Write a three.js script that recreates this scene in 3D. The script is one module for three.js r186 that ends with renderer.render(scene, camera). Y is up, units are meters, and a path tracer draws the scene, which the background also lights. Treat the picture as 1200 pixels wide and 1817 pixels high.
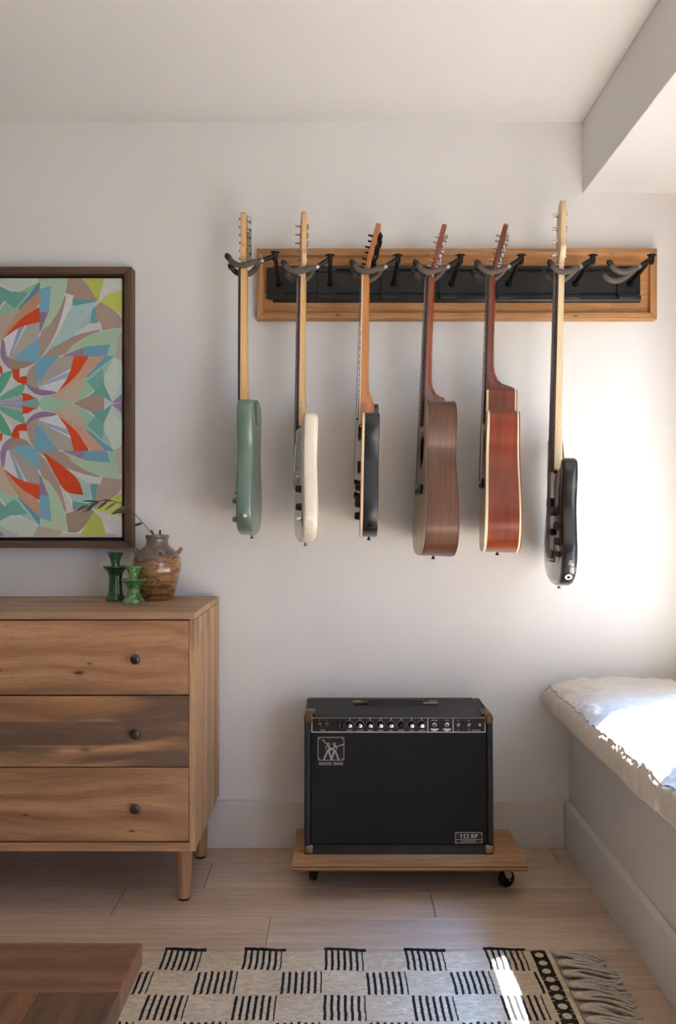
import * as THREE from 'three';
import { RoundedBoxGeometry } from 'three/addons/geometries/RoundedBoxGeometry.js';
import { mergeGeometries, mergeVertices, toCreasedNormals } from 'three/addons/utils/BufferGeometryUtils.js';
import { Sky } from 'three/addons/objects/Sky.js';

// ------------------------------------------------------------------ camera, sky, sun, exposure
const scene = new THREE.Scene();
const EYE = 1.135, DIST = 2.75, FOCAL = 1430;
const camera = new THREE.PerspectiveCamera(2 * Math.atan(908.5 / FOCAL) * 180 / Math.PI, 1200 / 1817, 0.05, 200);
camera.position.set(0, EYE, DIST);
camera.lookAt(0, EYE, 0);
camera.setViewOffset(1200, 1817, 0, -3.5, 1200, 1817);
const renderer = new THREE.WebGLRenderer({ antialias: true });
renderer.toneMapping = THREE.LinearToneMapping;
renderer.toneMappingExposure = 3.3;
renderer.shadowMap.enabled = true;
renderer.shadowMap.type = THREE.PCFSoftShadowMap;

const SUN_DIR = new THREE.Vector3(0.273, 0.545, -0.137).normalize();
const sky = new Sky();
sky.scale.setScalar(1000);
sky.material.uniforms.turbidity.value = 12;
sky.material.uniforms.rayleigh.value = 0.3;
sky.material.uniforms.mieCoefficient.value = 0.005;
sky.material.uniforms.mieDirectionalG.value = 0.8;
sky.material.uniforms.sunPosition.value.copy(SUN_DIR);
scene.add(sky);
const sun = new THREE.DirectionalLight(new THREE.Color().setRGB(1.0, 0.965, 0.92), 19.5);
sun.position.copy(SUN_DIR).multiplyScalar(12).add(new THREE.Vector3(0, 0, 1.5));
sun.target.position.set(0, 0, 1.5);
sun.castShadow = true;
sun.shadow.mapSize.set(4096, 4096);
Object.assign(sun.shadow.camera, { left: -5, right: 5, top: 5, bottom: -5, near: 1, far: 30 });
sun.shadow.bias = -0.0003;
scene.add(sun, sun.target);

// ------------------------------------------------------------------ helpers
let seed = 7;
function rnd() { seed = (seed + 0x6D2B79F5) | 0; let t = Math.imul(seed ^ (seed >>> 15), 1 | seed); t = (t + Math.imul(t ^ (t >>> 7), 61 | t)) ^ t; return ((t ^ (t >>> 14)) >>> 0) / 4294967296; }
const R = (a, b) => a + (b - a) * rnd();
const clamp = (x, a = 0, b = 1) => Math.min(b, Math.max(a, x));
const mix = (a, b, t) => a + (b - a) * t;
const mix3 = (a, b, t) => [mix(a[0], b[0], t), mix(a[1], b[1], t), mix(a[2], b[2], t)];
const sstep = (a, b, x) => { const t = clamp((x - a) / (b - a)); return t * t * (3 - 2 * t); };
const DEG = Math.PI / 180;
function hash(i, j, k = 0) { let h = Math.imul(i, 374761393) + Math.imul(j, 668265263) + Math.imul(k, 2147483647 ^ 9176); h = Math.imul(h ^ (h >>> 13), 1274126177); return ((h ^ (h >>> 16)) >>> 0) / 4294967296; }
function vn(x, y, k = 0, px = 0, py = 0) {
  const xi = Math.floor(x), yi = Math.floor(y), fx = x - xi, fy = y - yi, u = fx * fx * (3 - 2 * fx), v = fy * fy * (3 - 2 * fy);
  const w = (n, p) => p ? ((n % p) + p) % p : n;
  const x0 = w(xi, px), x1 = w(xi + 1, px), y0 = w(yi, py), y1 = w(yi + 1, py);
  return mix(mix(hash(x0, y0, k), hash(x1, y0, k), u), mix(hash(x0, y1, k), hash(x1, y1, k), u), v);
}
function fbm(x, y, k = 0, oct = 4, px = 0, py = 0) { let s = 0, a = 0.5, t = 0; for (let i = 0; i < oct; i++) { s += a * vn(x, y, k + i * 17, px, py); t += a; x *= 2; y *= 2; px *= 2; py *= 2; a *= 0.5; } return s / t; }
function texture(w, h, fn, srgb = true) {
  const d = new Uint8Array(w * h * 4);
  for (let j = 0; j < h; j++) for (let i = 0; i < w; i++) {
    const c = fn((i + 0.5) / w, (j + 0.5) / h, i, j), o = (j * w + i) * 4;
    d[o] = clamp(c[0], 0, 255); d[o + 1] = clamp(c[1], 0, 255); d[o + 2] = clamp(c[2], 0, 255); d[o + 3] = 255;
  }
  const t = new THREE.DataTexture(d, w, h, THREE.RGBAFormat);
  t.wrapS = t.wrapT = THREE.RepeatWrapping; t.magFilter = THREE.LinearFilter; t.minFilter = THREE.LinearMipmapLinearFilter; t.generateMipmaps = true;
  if (srgb) t.colorSpace = THREE.SRGBColorSpace;
  t.needsUpdate = true;
  return t;
}
function canvasTexture(w, h, draw) {
  const c = document.createElement('canvas'); c.width = w; c.height = h;
  draw(c.getContext('2d'), w, h);
  const t = new THREE.CanvasTexture(c); t.colorSpace = THREE.SRGBColorSpace; t.anisotropy = 4;
  return t;
}
// wood: grain along u, real size W x H metres
function woodTexture(W, H, w, h, o) {
  const k = o.k ?? 1, boards = o.boards ?? [1], tones = o.tones ?? [0], knots = o.knots ?? [], ring = o.ring ?? 60;
  const edges = []; let acc = 0; const sum = boards.reduce((a, b) => a + b, 0);
  for (const b of boards) { acc += b / sum; edges.push(acc); }
  const sample = (u, v) => {
    let b = 0; while (b < edges.length - 1 && v > edges[b]) b++;
    const x = u * W, y = v * H, kb = k + b * 31;
    let yy = y + 0.02 * (o.warp ?? 1) * (fbm(x * 2.2, y * 7, kb, 3) - 0.5) * 2;
    let kd = 0;
    for (const [kx, ky, kr, dark] of knots) {
      const dx = (x - kx) * 0.38, dy = y - ky, r = Math.hypot(dx, dy) / kr;
      if (r < 6) { yy += dy * 0.9 * Math.exp(-r * r * 0.14); kd = Math.max(kd, (dark ?? 1) * Math.exp(-r * r * (1.1 + 0.6 * vn(x * 300, y * 300, kb)))); }
    }
    const g = Math.sin((yy * ring + 1.6 * fbm(x * 1.1, yy * 9, kb + 3, 3)) * Math.PI * 2) * 0.5 + 0.5;
    const fine = fbm(x * 14, yy * 520, kb + 5, 3), pores = vn(x * 55, yy * 1500, kb + 6), mid = fbm(x * 2.6, yy * 34, kb + 7, 4);
    let c = mix3(o.c1, o.c2, clamp(0.42 * g * (o.ringA ?? 1) + 0.9 * (mid - 0.28) + (tones[b % tones.length] ?? 0)));
    const st = sstep(o.stainAt ?? 0.62, (o.stainAt ?? 0.62) + 0.2, fbm(x * 2.4, yy * 15, kb + 11, 4));
    c = mix3(c, o.stain ?? o.c2, st * (o.stainA ?? 0.6));
    const f = 1 + (fine - 0.5) * (o.fine ?? 0.34) - (pores > 0.8 ? (o.pore ?? 0.09) : 0);
    c = [c[0] * f, c[1] * f, c[2] * f];
    if (kd > 0.02) c = mix3(c, o.knot ?? [52, 34, 24], clamp(kd * 0.9));
    return c;
  };
  const t = texture(w, h, (u, v) => u < 0.92 ? sample(u, v) : mix3(sample(u, v), sample(u - 1, v), (u - 0.92) / 0.08));     // the ends meet, so the grain runs on
  t.userData = { W, H };
  t.repeat.set(1 / W, 1 / H);
  return t;
}
function projUV(g, grain = 'x', ou = 0, ov = 0) {     // uv in metres, u along the grain
  if (!g.attributes.normal) g.computeVertexNormals();
  const p = g.attributes.position, n = g.attributes.normal, uv = new Float32Array(p.count * 2), A = { x: 0, y: 1, z: 2 }[grain];
  for (let i = 0; i < p.count; i++) {
    const nn = [Math.abs(n.getX(i)), Math.abs(n.getY(i)), Math.abs(n.getZ(i))], q = [p.getX(i), p.getY(i), p.getZ(i)];
    const ax = nn[0] >= nn[1] && nn[0] >= nn[2] ? 0 : nn[1] >= nn[2] ? 1 : 2, rest = [0, 1, 2].filter((a) => a !== ax);
    if (rest.includes(A)) { uv[2 * i] = q[A] + ou; uv[2 * i + 1] = q[rest.find((a) => a !== A)] + ov; } else { uv[2 * i] = q[rest[0]] * 0.1 + ou; uv[2 * i + 1] = q[rest[1]] * 0.05 + ov + 0.03; }
  }
  g.setAttribute('uv', new THREE.BufferAttribute(uv, 2));
  return g;
}
const plain = (g) => { const q = g.index ? g.toNonIndexed() : g; for (const a of Object.keys(q.attributes)) if (!['position', 'normal', 'uv'].includes(a)) q.deleteAttribute(a); q.clearGroups?.(); return q; };
const merge = (list) => list.length === 1 ? list[0] : mergeGeometries(list.map(plain));
function box(w, h, d, x = 0, y = 0, z = 0, r = 0.002, grain = 'x', seg = 2) {
  const g = r > 0 ? new RoundedBoxGeometry(w, h, d, seg, Math.min(r, w / 2.01, h / 2.01, d / 2.01)) : new THREE.BoxGeometry(w, h, d);
  g.translate(x, y, z);
  return projUV(g, grain, hash(Math.round(x * 991), Math.round(y * 733), Math.round(z * 577)), 0);
}
const span = (x0, x1, y0, y1, z0, z1, r, grain) => box(x1 - x0, y1 - y0, z1 - z0, (x0 + x1) / 2, (y0 + y1) / 2, (z0 + z1) / 2, r, grain);
function cyl(r0, r1, a, b, seg = 16, open = false) {     // from point a (radius r0) to b (radius r1)
  const A = new THREE.Vector3(...a), B = new THREE.Vector3(...b), d = B.clone().sub(A), g = new THREE.CylinderGeometry(r1, r0, d.length(), seg, 1, open);
  g.applyQuaternion(new THREE.Quaternion().setFromUnitVectors(new THREE.Vector3(0, 1, 0), d.normalize()));
  return g.translate((A.x + B.x) / 2, (A.y + B.y) / 2, (A.z + B.z) / 2);
}
const tube = (pts, r, seg = 24, rad = 8, closed = false) => new THREE.TubeGeometry(new THREE.CatmullRomCurve3(pts.map((p) => new THREE.Vector3(...p)), closed), seg, r, rad, closed);
const lathe = (pts, seg = 32) => new THREE.LatheGeometry(pts.map((p) => new THREE.Vector2(...p)), seg);
const ball = (r, x, y, z, sx = 1, sy = 1, sz = 1) => new THREE.SphereGeometry(r, 14, 10).scale(sx, sy, sz).translate(x, y, z);

const used = {};
function numbered(n) { const k = used[n] ?? 0; used[n] = k + 1; return k ? n + '_' + String(k).padStart(3, '0') : n; }
function prep(m) { m.castShadow = true; m.receiveShadow = true; return m; }
function tag(o, label, category, group) { o.userData.label = label; o.userData.category = category; if (group) o.userData.group = group; return o; }
function thing(name, label, category, [x, y, z] = [0, 0, 0], group) { const o = new THREE.Group(); o.name = numbered(name); o.position.set(x, y, z); scene.add(o); return tag(o, label, category, group); }
function part(name, geos, mat, parent, label) { const m = prep(new THREE.Mesh(Array.isArray(geos) ? merge(geos) : geos, mat)); m.name = name; parent.add(m); if (label) m.userData.label = label; return m; }
function struct(name, geos, mat, parent) { const m = prep(new THREE.Mesh(Array.isArray(geos) ? merge(geos) : geos, mat)); m.name = name; (parent ?? scene).add(m); if (!parent) m.userData.kind = 'structure'; return m; }
const std = (o) => new THREE.MeshStandardMaterial(o);
const phys = (o) => new THREE.MeshPhysicalMaterial(o);

// ------------------------------------------------------------------ materials
const plasterBump = texture(512, 512, (u, v) => { const n = 255 * (0.6 * fbm(u * 8, v * 8, 3, 4, 8, 8) + 0.4 * fbm(u * 96, v * 96, 9, 2, 96, 96)); return [n, n, n]; }, false);
plasterBump.repeat.set(1 / 0.8, 1 / 0.8);
const M = {};
M.wall = std({ color: '#ebe9e6', roughness: 0.92, bumpMap: plasterBump, bumpScale: 0.0012 });
M.ceiling = std({ color: '#eceae7', roughness: 0.95, bumpMap: plasterBump, bumpScale: 0.001 });
M.trim = std({ color: '#e4dfd8', roughness: 0.5, bumpMap: plasterBump, bumpScale: 0.0004 });
M.frameWhite = std({ color: '#efece6', roughness: 0.5 });
M.glass = phys({ color: '#ffffff', transmission: 1, thickness: 0, roughness: 0, ior: 1.45 });
M.gardenWall = std({ color: '#a8a49c', roughness: 0.95 });
M.hedge = std({ color: '#4f5a3c', roughness: 0.95 });
M.paving = std({ color: '#6e6f62', roughness: 0.95 });
const floorTex = [0, 1, 2].map((i) => woodTexture(1.6, 0.2, 1024, 192, { k: 40 + i * 9, c1: [222, 199, 177], c2: [195, 170, 148], stain: [176, 152, 132], stainA: 0.35, ring: 34, ringA: 0.55, fine: 0.16, pore: 0.05, warp: 0.8 }));
M.floor = floorTex.map((t, i) => std({ map: t, roughness: 0.52, color: ['#ffffff', '#f4efe9', '#fbf5ee'][i] }));
M.subfloor = std({ color: '#4a3b30', roughness: 0.9 });

const MANGO = { c1: [204, 156, 114], c2: [152, 108, 74], stain: [112, 91, 74], fine: 0.22 };
const drawerTex = [
  woodTexture(1.3, 0.22, 1536, 256, { ...MANGO, k: 3, boards: [0.5, 0.5], tones: [0.02, -0.06], ring: 17, ringA: 1.0, warp: 2.4, stainAt: 0.68, stainA: 0.5, knots: [[0.97, 0.062, 0.006, 1], [1.0, 0.088, 0.003, 0.8], [0.74, 0.07, 0.006, 0.6], [1.26, 0.177, 0.008, 0.55]] }),
  woodTexture(1.3, 0.22, 1536, 256, { ...MANGO, k: 61, boards: [0.28, 0.3, 0.42], tones: [0.02, -0.1, 0.2], ring: 20, ringA: 0.9, warp: 2, stain: [98, 80, 66], stainAt: 0.47, stainA: 0.75, knots: [[0.99, 0.048, 0.007, 0.5]] }),
  woodTexture(1.3, 0.22, 1536, 256, { ...MANGO, k: 97, boards: [0.52, 0.48], tones: [-0.02, -0.04], ring: 16, ringA: 1.1, warp: 3, stainAt: 0.7, stainA: 0.4, knots: [[1.12, 0.03, 0.0035, 1], [0.82, 0.075, 0.003, 0.9], [0.74, 0.13, 0.004, 0.8]] }),
];
M.drawer = drawerTex.map((t) => std({ map: t, roughness: 0.55 }));
M.dresserTop = std({ map: woodTexture(1.4, 0.5, 1024, 512, { ...MANGO, c1: [198, 162, 126], c2: [156, 120, 90], k: 130, boards: [1, 1, 1, 1, 1], tones: [0, 0.1, -0.1, 0.05, -0.05], ring: 30, ringA: 0.5, stainAt: 0.6 }), roughness: 0.52 });
M.dresserSide = std({ map: woodTexture(0.8, 0.46, 768, 768, { c1: [212, 172, 131], c2: [156, 112, 78], stain: [114, 92, 74], k: 170, boards: [0.9, 0.35, 0.5, 1, 0.5, 0.4, 0.9, 0.5], tones: [-0.22, 0.12, -0.3, 0.0, -0.2, 0.22, -0.2, 0.1], ring: 40, ringA: 0.5, stainAt: 0.62, stainA: 0.5, fine: 0.2 }), roughness: 0.55 });
M.dresserRail = std({ map: woodTexture(1.2, 0.1, 1024, 96, { ...MANGO, k: 210, ring: 50, ringA: 0.7 }), roughness: 0.55 });
M.cavity = std({ color: '#4a3323', roughness: 0.9 });
M.knob = std({ color: '#5a5046', roughness: 0.34, metalness: 0.85 });
M.rubber = std({ color: '#17161a', roughness: 0.7 });
M.pictureFrame = std({ map: woodTexture(1.0, 0.08, 1024, 96, { k: 250, c1: [110, 82, 61], c2: [76, 55, 41], stain: [58, 42, 32], ring: 90, fine: 0.35 }), roughness: 0.6 });
M.blackPaint = std({ color: '#1c1a19', roughness: 0.6 });
M.table = [0, 1, 2].map((i) => std({ map: woodTexture(0.9, 0.2, 1024, 256, { k: 300 + 13 * i, c1: [[146, 102, 69], [134, 91, 60], [117, 83, 59]][i], c2: [[101, 67, 44], [97, 64, 41], [84, 58, 41]][i], stain: [82, 57, 41], ring: 26, ringA: 0.9, stainAt: 0.66, fine: 0.26, pore: 0.12 }), roughness: 0.5 }));
const rackTex = woodTexture(1.36, 0.25, 1536, 256, { k: 340, c1: [204, 151, 99], c2: [164, 112, 68], stain: [140, 94, 56], stainA: 0.5, ring: 44, ringA: 0.6, fine: 0.24, knots: [[0.28, 0.02, 0.004, 0.8], [0.32, 0.1, 0.006, 0.4]] });
M.rack = std({ map: rackTex, roughness: 0.6 });
M.rackFrame = std({ map: woodTexture(1.36, 0.06, 1536, 64, { k: 370, c1: [204, 152, 102], c2: [162, 112, 70], stain: [126, 86, 54], stainA: 0.5, ring: 90, fine: 0.28, knots: [[0.2, 0.02, 0.003, 0.8], [1.0, 0.015, 0.004, 0.6], [0.62, 0.04, 0.003, 0.5]] }), roughness: 0.6 });
M.track = std({ color: '#1b1b1c', roughness: 0.42, metalness: 0.1 });
M.hook = std({ color: '#1d1c1d', roughness: 0.38, metalness: 0.5 });
const foamBump = texture(64, 64, (u, v) => { const n = 255 * fbm(u * 16, v * 16, 5, 2, 16, 16); return [n, n, n]; }, false);
foamBump.repeat.set(8, 2);
M.foam = std({ color: '#5b504a', roughness: 0.62, bumpMap: foamBump, bumpScale: 0.0006 });
M.foamTip = std({ color: '#1f1c1d', roughness: 0.5 });
M.chrome = std({ color: '#c8c6c2', roughness: 0.22, metalness: 1 });
M.nickel = std({ color: '#9a948c', roughness: 0.35, metalness: 1 });
M.blackMetal = std({ color: '#161616', roughness: 0.35, metalness: 0.5 });
M.blackPlastic = std({ color: '#121213', roughness: 0.35 });
M.bone = std({ color: '#e9dfc9', roughness: 0.45 });
const mapleTex = woodTexture(0.9, 0.08, 1024, 96, { k: 400, c1: [226, 184, 128], c2: [204, 158, 102], stain: [190, 140, 88], stainA: 0.3, ring: 40, ringA: 0.5, fine: 0.12, pore: 0.03 });
M.maple = phys({ map: mapleTex, roughness: 0.42, clearcoat: 0.25, clearcoatRoughness: 0.3 });
M.mapleBass = phys({ map: woodTexture(0.9, 0.08, 1024, 96, { k: 415, c1: [236, 211, 168], c2: [216, 187, 142], stain: [206, 172, 124], stainA: 0.3, ring: 40, ringA: 0.5, fine: 0.1, pore: 0.03 }), roughness: 0.42, clearcoat: 0.25, clearcoatRoughness: 0.3 });
M.amberNeck = phys({ map: woodTexture(0.9, 0.08, 1024, 96, { k: 430, c1: [206, 136, 78], c2: [176, 108, 58], ring: 44, ringA: 0.5, fine: 0.14 }), roughness: 0.4, clearcoat: 0.3, clearcoatRoughness: 0.3 });
M.mahoganyNeck = phys({ map: woodTexture(0.9, 0.08, 1024, 96, { k: 450, c1: [156, 80, 42], c2: [122, 57, 29], ring: 60, ringA: 0.4, fine: 0.18 }), roughness: 0.35, clearcoat: 0.5, clearcoatRoughness: 0.2 });
M.redNeck = phys({ map: woodTexture(0.9, 0.08, 1024, 96, { k: 470, c1: [118, 52, 30], c2: [86, 36, 22], ring: 60, ringA: 0.4, fine: 0.16 }), roughness: 0.35, clearcoat: 0.5, clearcoatRoughness: 0.2 });
M.rosewood = std({ map: woodTexture(0.6, 0.06, 512, 64, { k: 490, c1: [70, 48, 38], c2: [44, 29, 23], ring: 90, fine: 0.3 }), roughness: 0.55 });
M.string = std({ color: '#a9a49b', roughness: 0.3, metalness: 1 });
M.sage = phys({ color: '#6a8375', roughness: 0.38, metalness: 0.25, clearcoat: 0.6, clearcoatRoughness: 0.15 });
M.cream = phys({ color: '#efe6cf', roughness: 0.35, clearcoat: 0.7, clearcoatRoughness: 0.12 });
M.black = phys({ color: '#111113', roughness: 0.3, clearcoat: 1, clearcoatRoughness: 0.06 });
M.blackSatin = phys({ color: '#181819', roughness: 0.4, clearcoat: 0.6, clearcoatRoughness: 0.25 });
M.binding = std({ color: '#e8d6b0', roughness: 0.45 });
M.darkBinding = std({ color: '#4a2c1d', roughness: 0.45 });
M.flameTop = phys({ map: woodTexture(0.5, 0.4, 512, 512, { k: 520, c1: [214, 150, 84], c2: [166, 94, 44], ring: 24, ringA: 0.7 }), roughness: 0.35, clearcoat: 0.8, clearcoatRoughness: 0.1 });
M.walnut = phys({ map: woodTexture(0.6, 0.12, 1024, 256, { k: 540, c1: [108, 69, 45], c2: [78, 47, 31], stain: [58, 37, 26], stainA: 0.5, ring: 60, ringA: 0.5, fine: 0.34, pore: 0.14 }), roughness: 0.4, clearcoat: 0.35, clearcoatRoughness: 0.25 });
M.sunburst = phys({ map: woodTexture(0.6, 0.12, 1024, 256, { k: 560, c1: [140, 60, 28], c2: [104, 39, 18], stain: [88, 32, 16], stainA: 0.4, ring: 40, ringA: 0.5, fine: 0.2, pore: 0.08 }), roughness: 0.35, clearcoat: 0.5, clearcoatRoughness: 0.2 });
M.spruce = phys({ map: woodTexture(0.6, 0.4, 512, 512, { k: 580, c1: [210, 180, 138], c2: [186, 152, 108], ring: 260, ringA: 0.6, warp: 0.2, fine: 0.12 }), roughness: 0.4, clearcoat: 0.4, clearcoatRoughness: 0.2 });
M.whiteGuard = std({ color: '#dedad2', roughness: 0.35 });
const tortoise = texture(256, 256, (u, v) => mix3([46, 20, 12], [120, 58, 28], sstep(0.42, 0.62, fbm(u * 10, v * 10, 77, 4, 10, 10))));
tortoise.repeat.set(6, 6);
M.tortoise = phys({ map: tortoise, roughness: 0.25, clearcoat: 0.8, clearcoatRoughness: 0.08 });
const tolexBump = texture(256, 256, (u, v) => { const n = 255 * (0.5 + 0.5 * (fbm(u * 64, v * 64, 15, 2, 64, 64) - 0.5) * 2); return [n, n, n]; }, false);
tolexBump.repeat.set(12, 12);
M.tolex = std({ map: texture(256, 256, (u, v) => { const n = 33 + 12 * fbm(u * 6, v * 6, 91, 4, 6, 6) + (vn(u * 200, v * 200, 3) > 0.985 ? 30 : 0); return [n, n, n + 1]; }), roughness: 0.62, bumpMap: tolexBump, bumpScale: 0.0012 });
M.tolex.map.repeat.set(3, 3);
const clothTex = texture(256, 256, (u, v) => { const rib = 0.5 + 0.5 * Math.cos(u * Math.PI * 2 * 16), n = 19 + 8 * rib + 7 * fbm(u * 20, v * 20, 55, 3, 20, 20) + 5 * vn(u * 128, v * 128, 8); return [n, n, n]; });
clothTex.repeat.set(10, 10);
M.grille = std({ map: clothTex, roughness: 0.95, bumpMap: clothTex, bumpScale: 0.0008 });
M.wornMetal = std({ map: texture(128, 128, (u, v) => mix3([158, 136, 108], [92, 60, 38], sstep(0.4, 0.62, fbm(u * 7, v * 7, 66, 4, 7, 7)))), roughness: 0.45, metalness: 0.75 });
M.ply = std({ map: woodTexture(0.8, 0.3, 1024, 384, { k: 610, c1: [196, 150, 108], c2: [164, 118, 80], stain: [88, 60, 42], stainAt: 0.66, stainA: 0.75, ring: 16, ringA: 0.8, fine: 0.2, knots: [[0.1, 0.24, 0.02, 0.5]] }), roughness: 0.7 });
M.plyDark = std({ color: '#7d5433', roughness: 0.8 });
M.plyLight = std({ color: '#b98a5c', roughness: 0.75 });
M.tyre = std({ color: '#141313', roughness: 0.6 });

// ------------------------------------------------------------------ the room
const CEIL = 2.4715, XR = 1.165, XL = -4.8, ZF = 7.4, WT = 0.14;
{
  const fl = new THREE.Group(); fl.name = 'floor'; fl.userData.kind = 'structure'; scene.add(fl);
  struct('subfloor', span(XL - 0.1, XR + WT, -0.12, -0.02, -0.12, ZF + 0.12, 0), M.subfloor, fl);
  const pw = 0.1728, joints = { 1: [-2.0, -0.408, 1.2], 2: [-1.7, -0.645, 0.276], 3: [-1.55, -0.19, 1.1], 0: [-1.2, 0.72], 4: [-0.9, 0.8], 5: [-1.9, 0.2] };
  for (let r = 0; r < 44; r++) {
    const z0 = -0.039 + r * pw, z1 = Math.min(z0 + pw, ZF);
    if (z1 - z0 < 0.02) continue;
    const j = joints[r] ?? [R(-2.2, -1.2), R(-0.6, 0.1), R(0.6, 1.0)];
    const xe = z0 > 1.63 ? XR : 0.79, xs = [XL, ...j.filter((x) => x > XL && x < 0.79), xe];
    for (let i = 0; i + 1 < xs.length; i++) {
      const g = span(xs[i] + 0.0008, xs[i + 1] - 0.0008, -0.02, -hash(r, i, 4) * 0.0004, z0 + 0.0007, z1 - 0.0007, 0.0012, 'x');
      projUV(g, 'x', hash(r, i) * 7, hash(i, r) * 3);
      part('plank', g, M.floor[Math.floor(hash(r, i, 9) * 3)], fl);
    }
  }
  struct('wall_back', span(XL - 0.1, XR + WT, -0.02, CEIL + 0.15, -0.12, 0, 0), M.wall);
  struct('wall_left', span(XL - 0.1, XL, -0.02, CEIL + 0.15, 0, ZF, 0), M.wall);
  struct('wall_front', span(XL - 0.1, XR + WT, -0.02, CEIL + 0.15, ZF, ZF + 0.12, 0), M.wall);
  struct('ceiling', span(XL, XR, CEIL, CEIL + 0.15, 0, ZF, 0), M.ceiling);
  struct('ceiling_bulkhead', span(0.835, XR, 2.229, CEIL, 0, ZF, 0.003), M.wall);
  // window wall with its opening
  const Z0 = 0.24, Z1 = 1.3, Y0 = 0.66, Y1 = 1.83, D0 = 1.95, D1 = 3.75, DH = 2.1;
  const s = new THREE.Shape([[0, -0.02], [ZF, -0.02], [ZF, CEIL + 0.15], [0, CEIL + 0.15]].map((p) => new THREE.Vector2(...p)));
  s.holes.push(new THREE.Path([[Z0, Y0], [Z0, Y1], [Z1, Y1], [Z1, Y0]].map((p) => new THREE.Vector2(...p))));
  s.holes.push(new THREE.Path([[D0, 0], [D0, DH], [D1, DH], [D1, 0]].map((p) => new THREE.Vector2(...p))));
  const g = new THREE.ExtrudeGeometry(s, { depth: WT, bevelEnabled: false });
  g.applyMatrix4(new THREE.Matrix4().set(0, 0, 1, XR, 0, 1, 0, 0, 1, 0, 0, 0, 0, 0, 0, 1));
  { const p = g.attributes.position.array, uv = g.attributes.uv.array; for (let i = 0; i < p.length; i += 9) { for (let c = 0; c < 3; c++) { const t = p[i + 3 + c]; p[i + 3 + c] = p[i + 6 + c]; p[i + 6 + c] = t; } } g.computeVertexNormals(); projUV(g, 'z'); }
  struct('wall_right', g, M.wall);
  const w = new THREE.Group(); w.name = 'window_1'; w.userData.kind = 'structure'; scene.add(w);
  const fx0 = 1.2, fx1 = 1.255, f = 0.05, zm = (Z0 + Z1) / 2;
  part('window_frame', [span(fx0, fx1, Y0, Y0 + f, Z0, Z1, 0.004), span(fx0, fx1, Y1 - f, Y1, Z0, Z1, 0.004), span(fx0, fx1, Y0 + f, Y1 - f, Z0, Z0 + f, 0.004), span(fx0, fx1, Y0 + f, Y1 - f, Z1 - f, Z1, 0.004), span(fx0, fx1, Y0 + f, Y1 - f, zm - 0.03, zm + 0.03, 0.004)], M.frameWhite, w);
  part('window_sill', span(XR - 0.012, fx0, Y0 - 0.02, Y0 + 0.004, Z0 - 0.02, Z1 + 0.02, 0.004), M.frameWhite, w);
  for (const [a, b] of [[Z0 + f, zm - 0.03], [zm + 0.03, Z1 - f]]) part('pane', new THREE.PlaneGeometry(b - a, Y1 - Y0 - 2 * f).rotateY(Math.PI / 2).translate(1.228, (Y0 + Y1) / 2, (a + b) / 2), M.glass, w);
  const dr = new THREE.Group(); dr.name = 'door_1'; dr.userData.kind = 'structure'; scene.add(dr);
  const dm = (D0 + D1) / 2;
  part('door_frame', [span(fx0, fx1, DH - 0.06, DH, D0, D1, 0.004), span(fx0, fx1, 0, 0.1, D0, D1, 0.004), span(fx0, fx1, 0.1, DH - 0.06, D0, D0 + 0.06, 0.004), span(fx0, fx1, 0.1, DH - 0.06, D1 - 0.06, D1, 0.004), span(fx0, fx1, 0.1, DH - 0.06, dm - 0.05, dm + 0.05, 0.004)], M.frameWhite, dr);
  for (const [a, b] of [[D0 + 0.06, dm - 0.05], [dm + 0.05, D1 - 0.06]]) part('pane', new THREE.PlaneGeometry(b - a, DH - 0.16).rotateY(Math.PI / 2).translate(1.228, 0.1 + (DH - 0.16) / 2, (a + b) / 2), M.glass, dr);
  // the outside that the window sees
  struct('ground', span(XR + WT, 16, -0.3, -0.2, -10, 14, 0), M.paving);
  struct('garden_wall', span(7.6, 7.8, -0.3, 1.5, -10, 14, 0.01), M.gardenWall);
  {
    const hg = new RoundedBoxGeometry(0.5, 2.8, 3.0, 4, 0.12), hp = hg.attributes.position, hn = hg.attributes.normal;
    for (let i = 0; i < hp.count; i++) { const x = hp.getX(i), y = hp.getY(i), z = hp.getZ(i), k = 0.1 * (fbm(z * 5 + x * 3, y * 5, 140, 3) - 0.5); hp.setXYZ(i, x + hn.getX(i) * k, y + hn.getY(i) * k, z + hn.getZ(i) * k); }
    hg.computeVertexNormals();
    struct('hedge', hg.translate(2.35, 1.18, 0.15), M.hedge);
  }
  struct('roof_eave', span(XR + WT, 1.575, 2.4, 2.55, -0.3, ZF + 0.2, 0.004), M.frameWhite);
  // baseboard on the back wall
  struct('baseboard_back', span(XL, 0.77, 0, 0.161, 0.0002, 0.0155, 0.003), M.trim);
}
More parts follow.
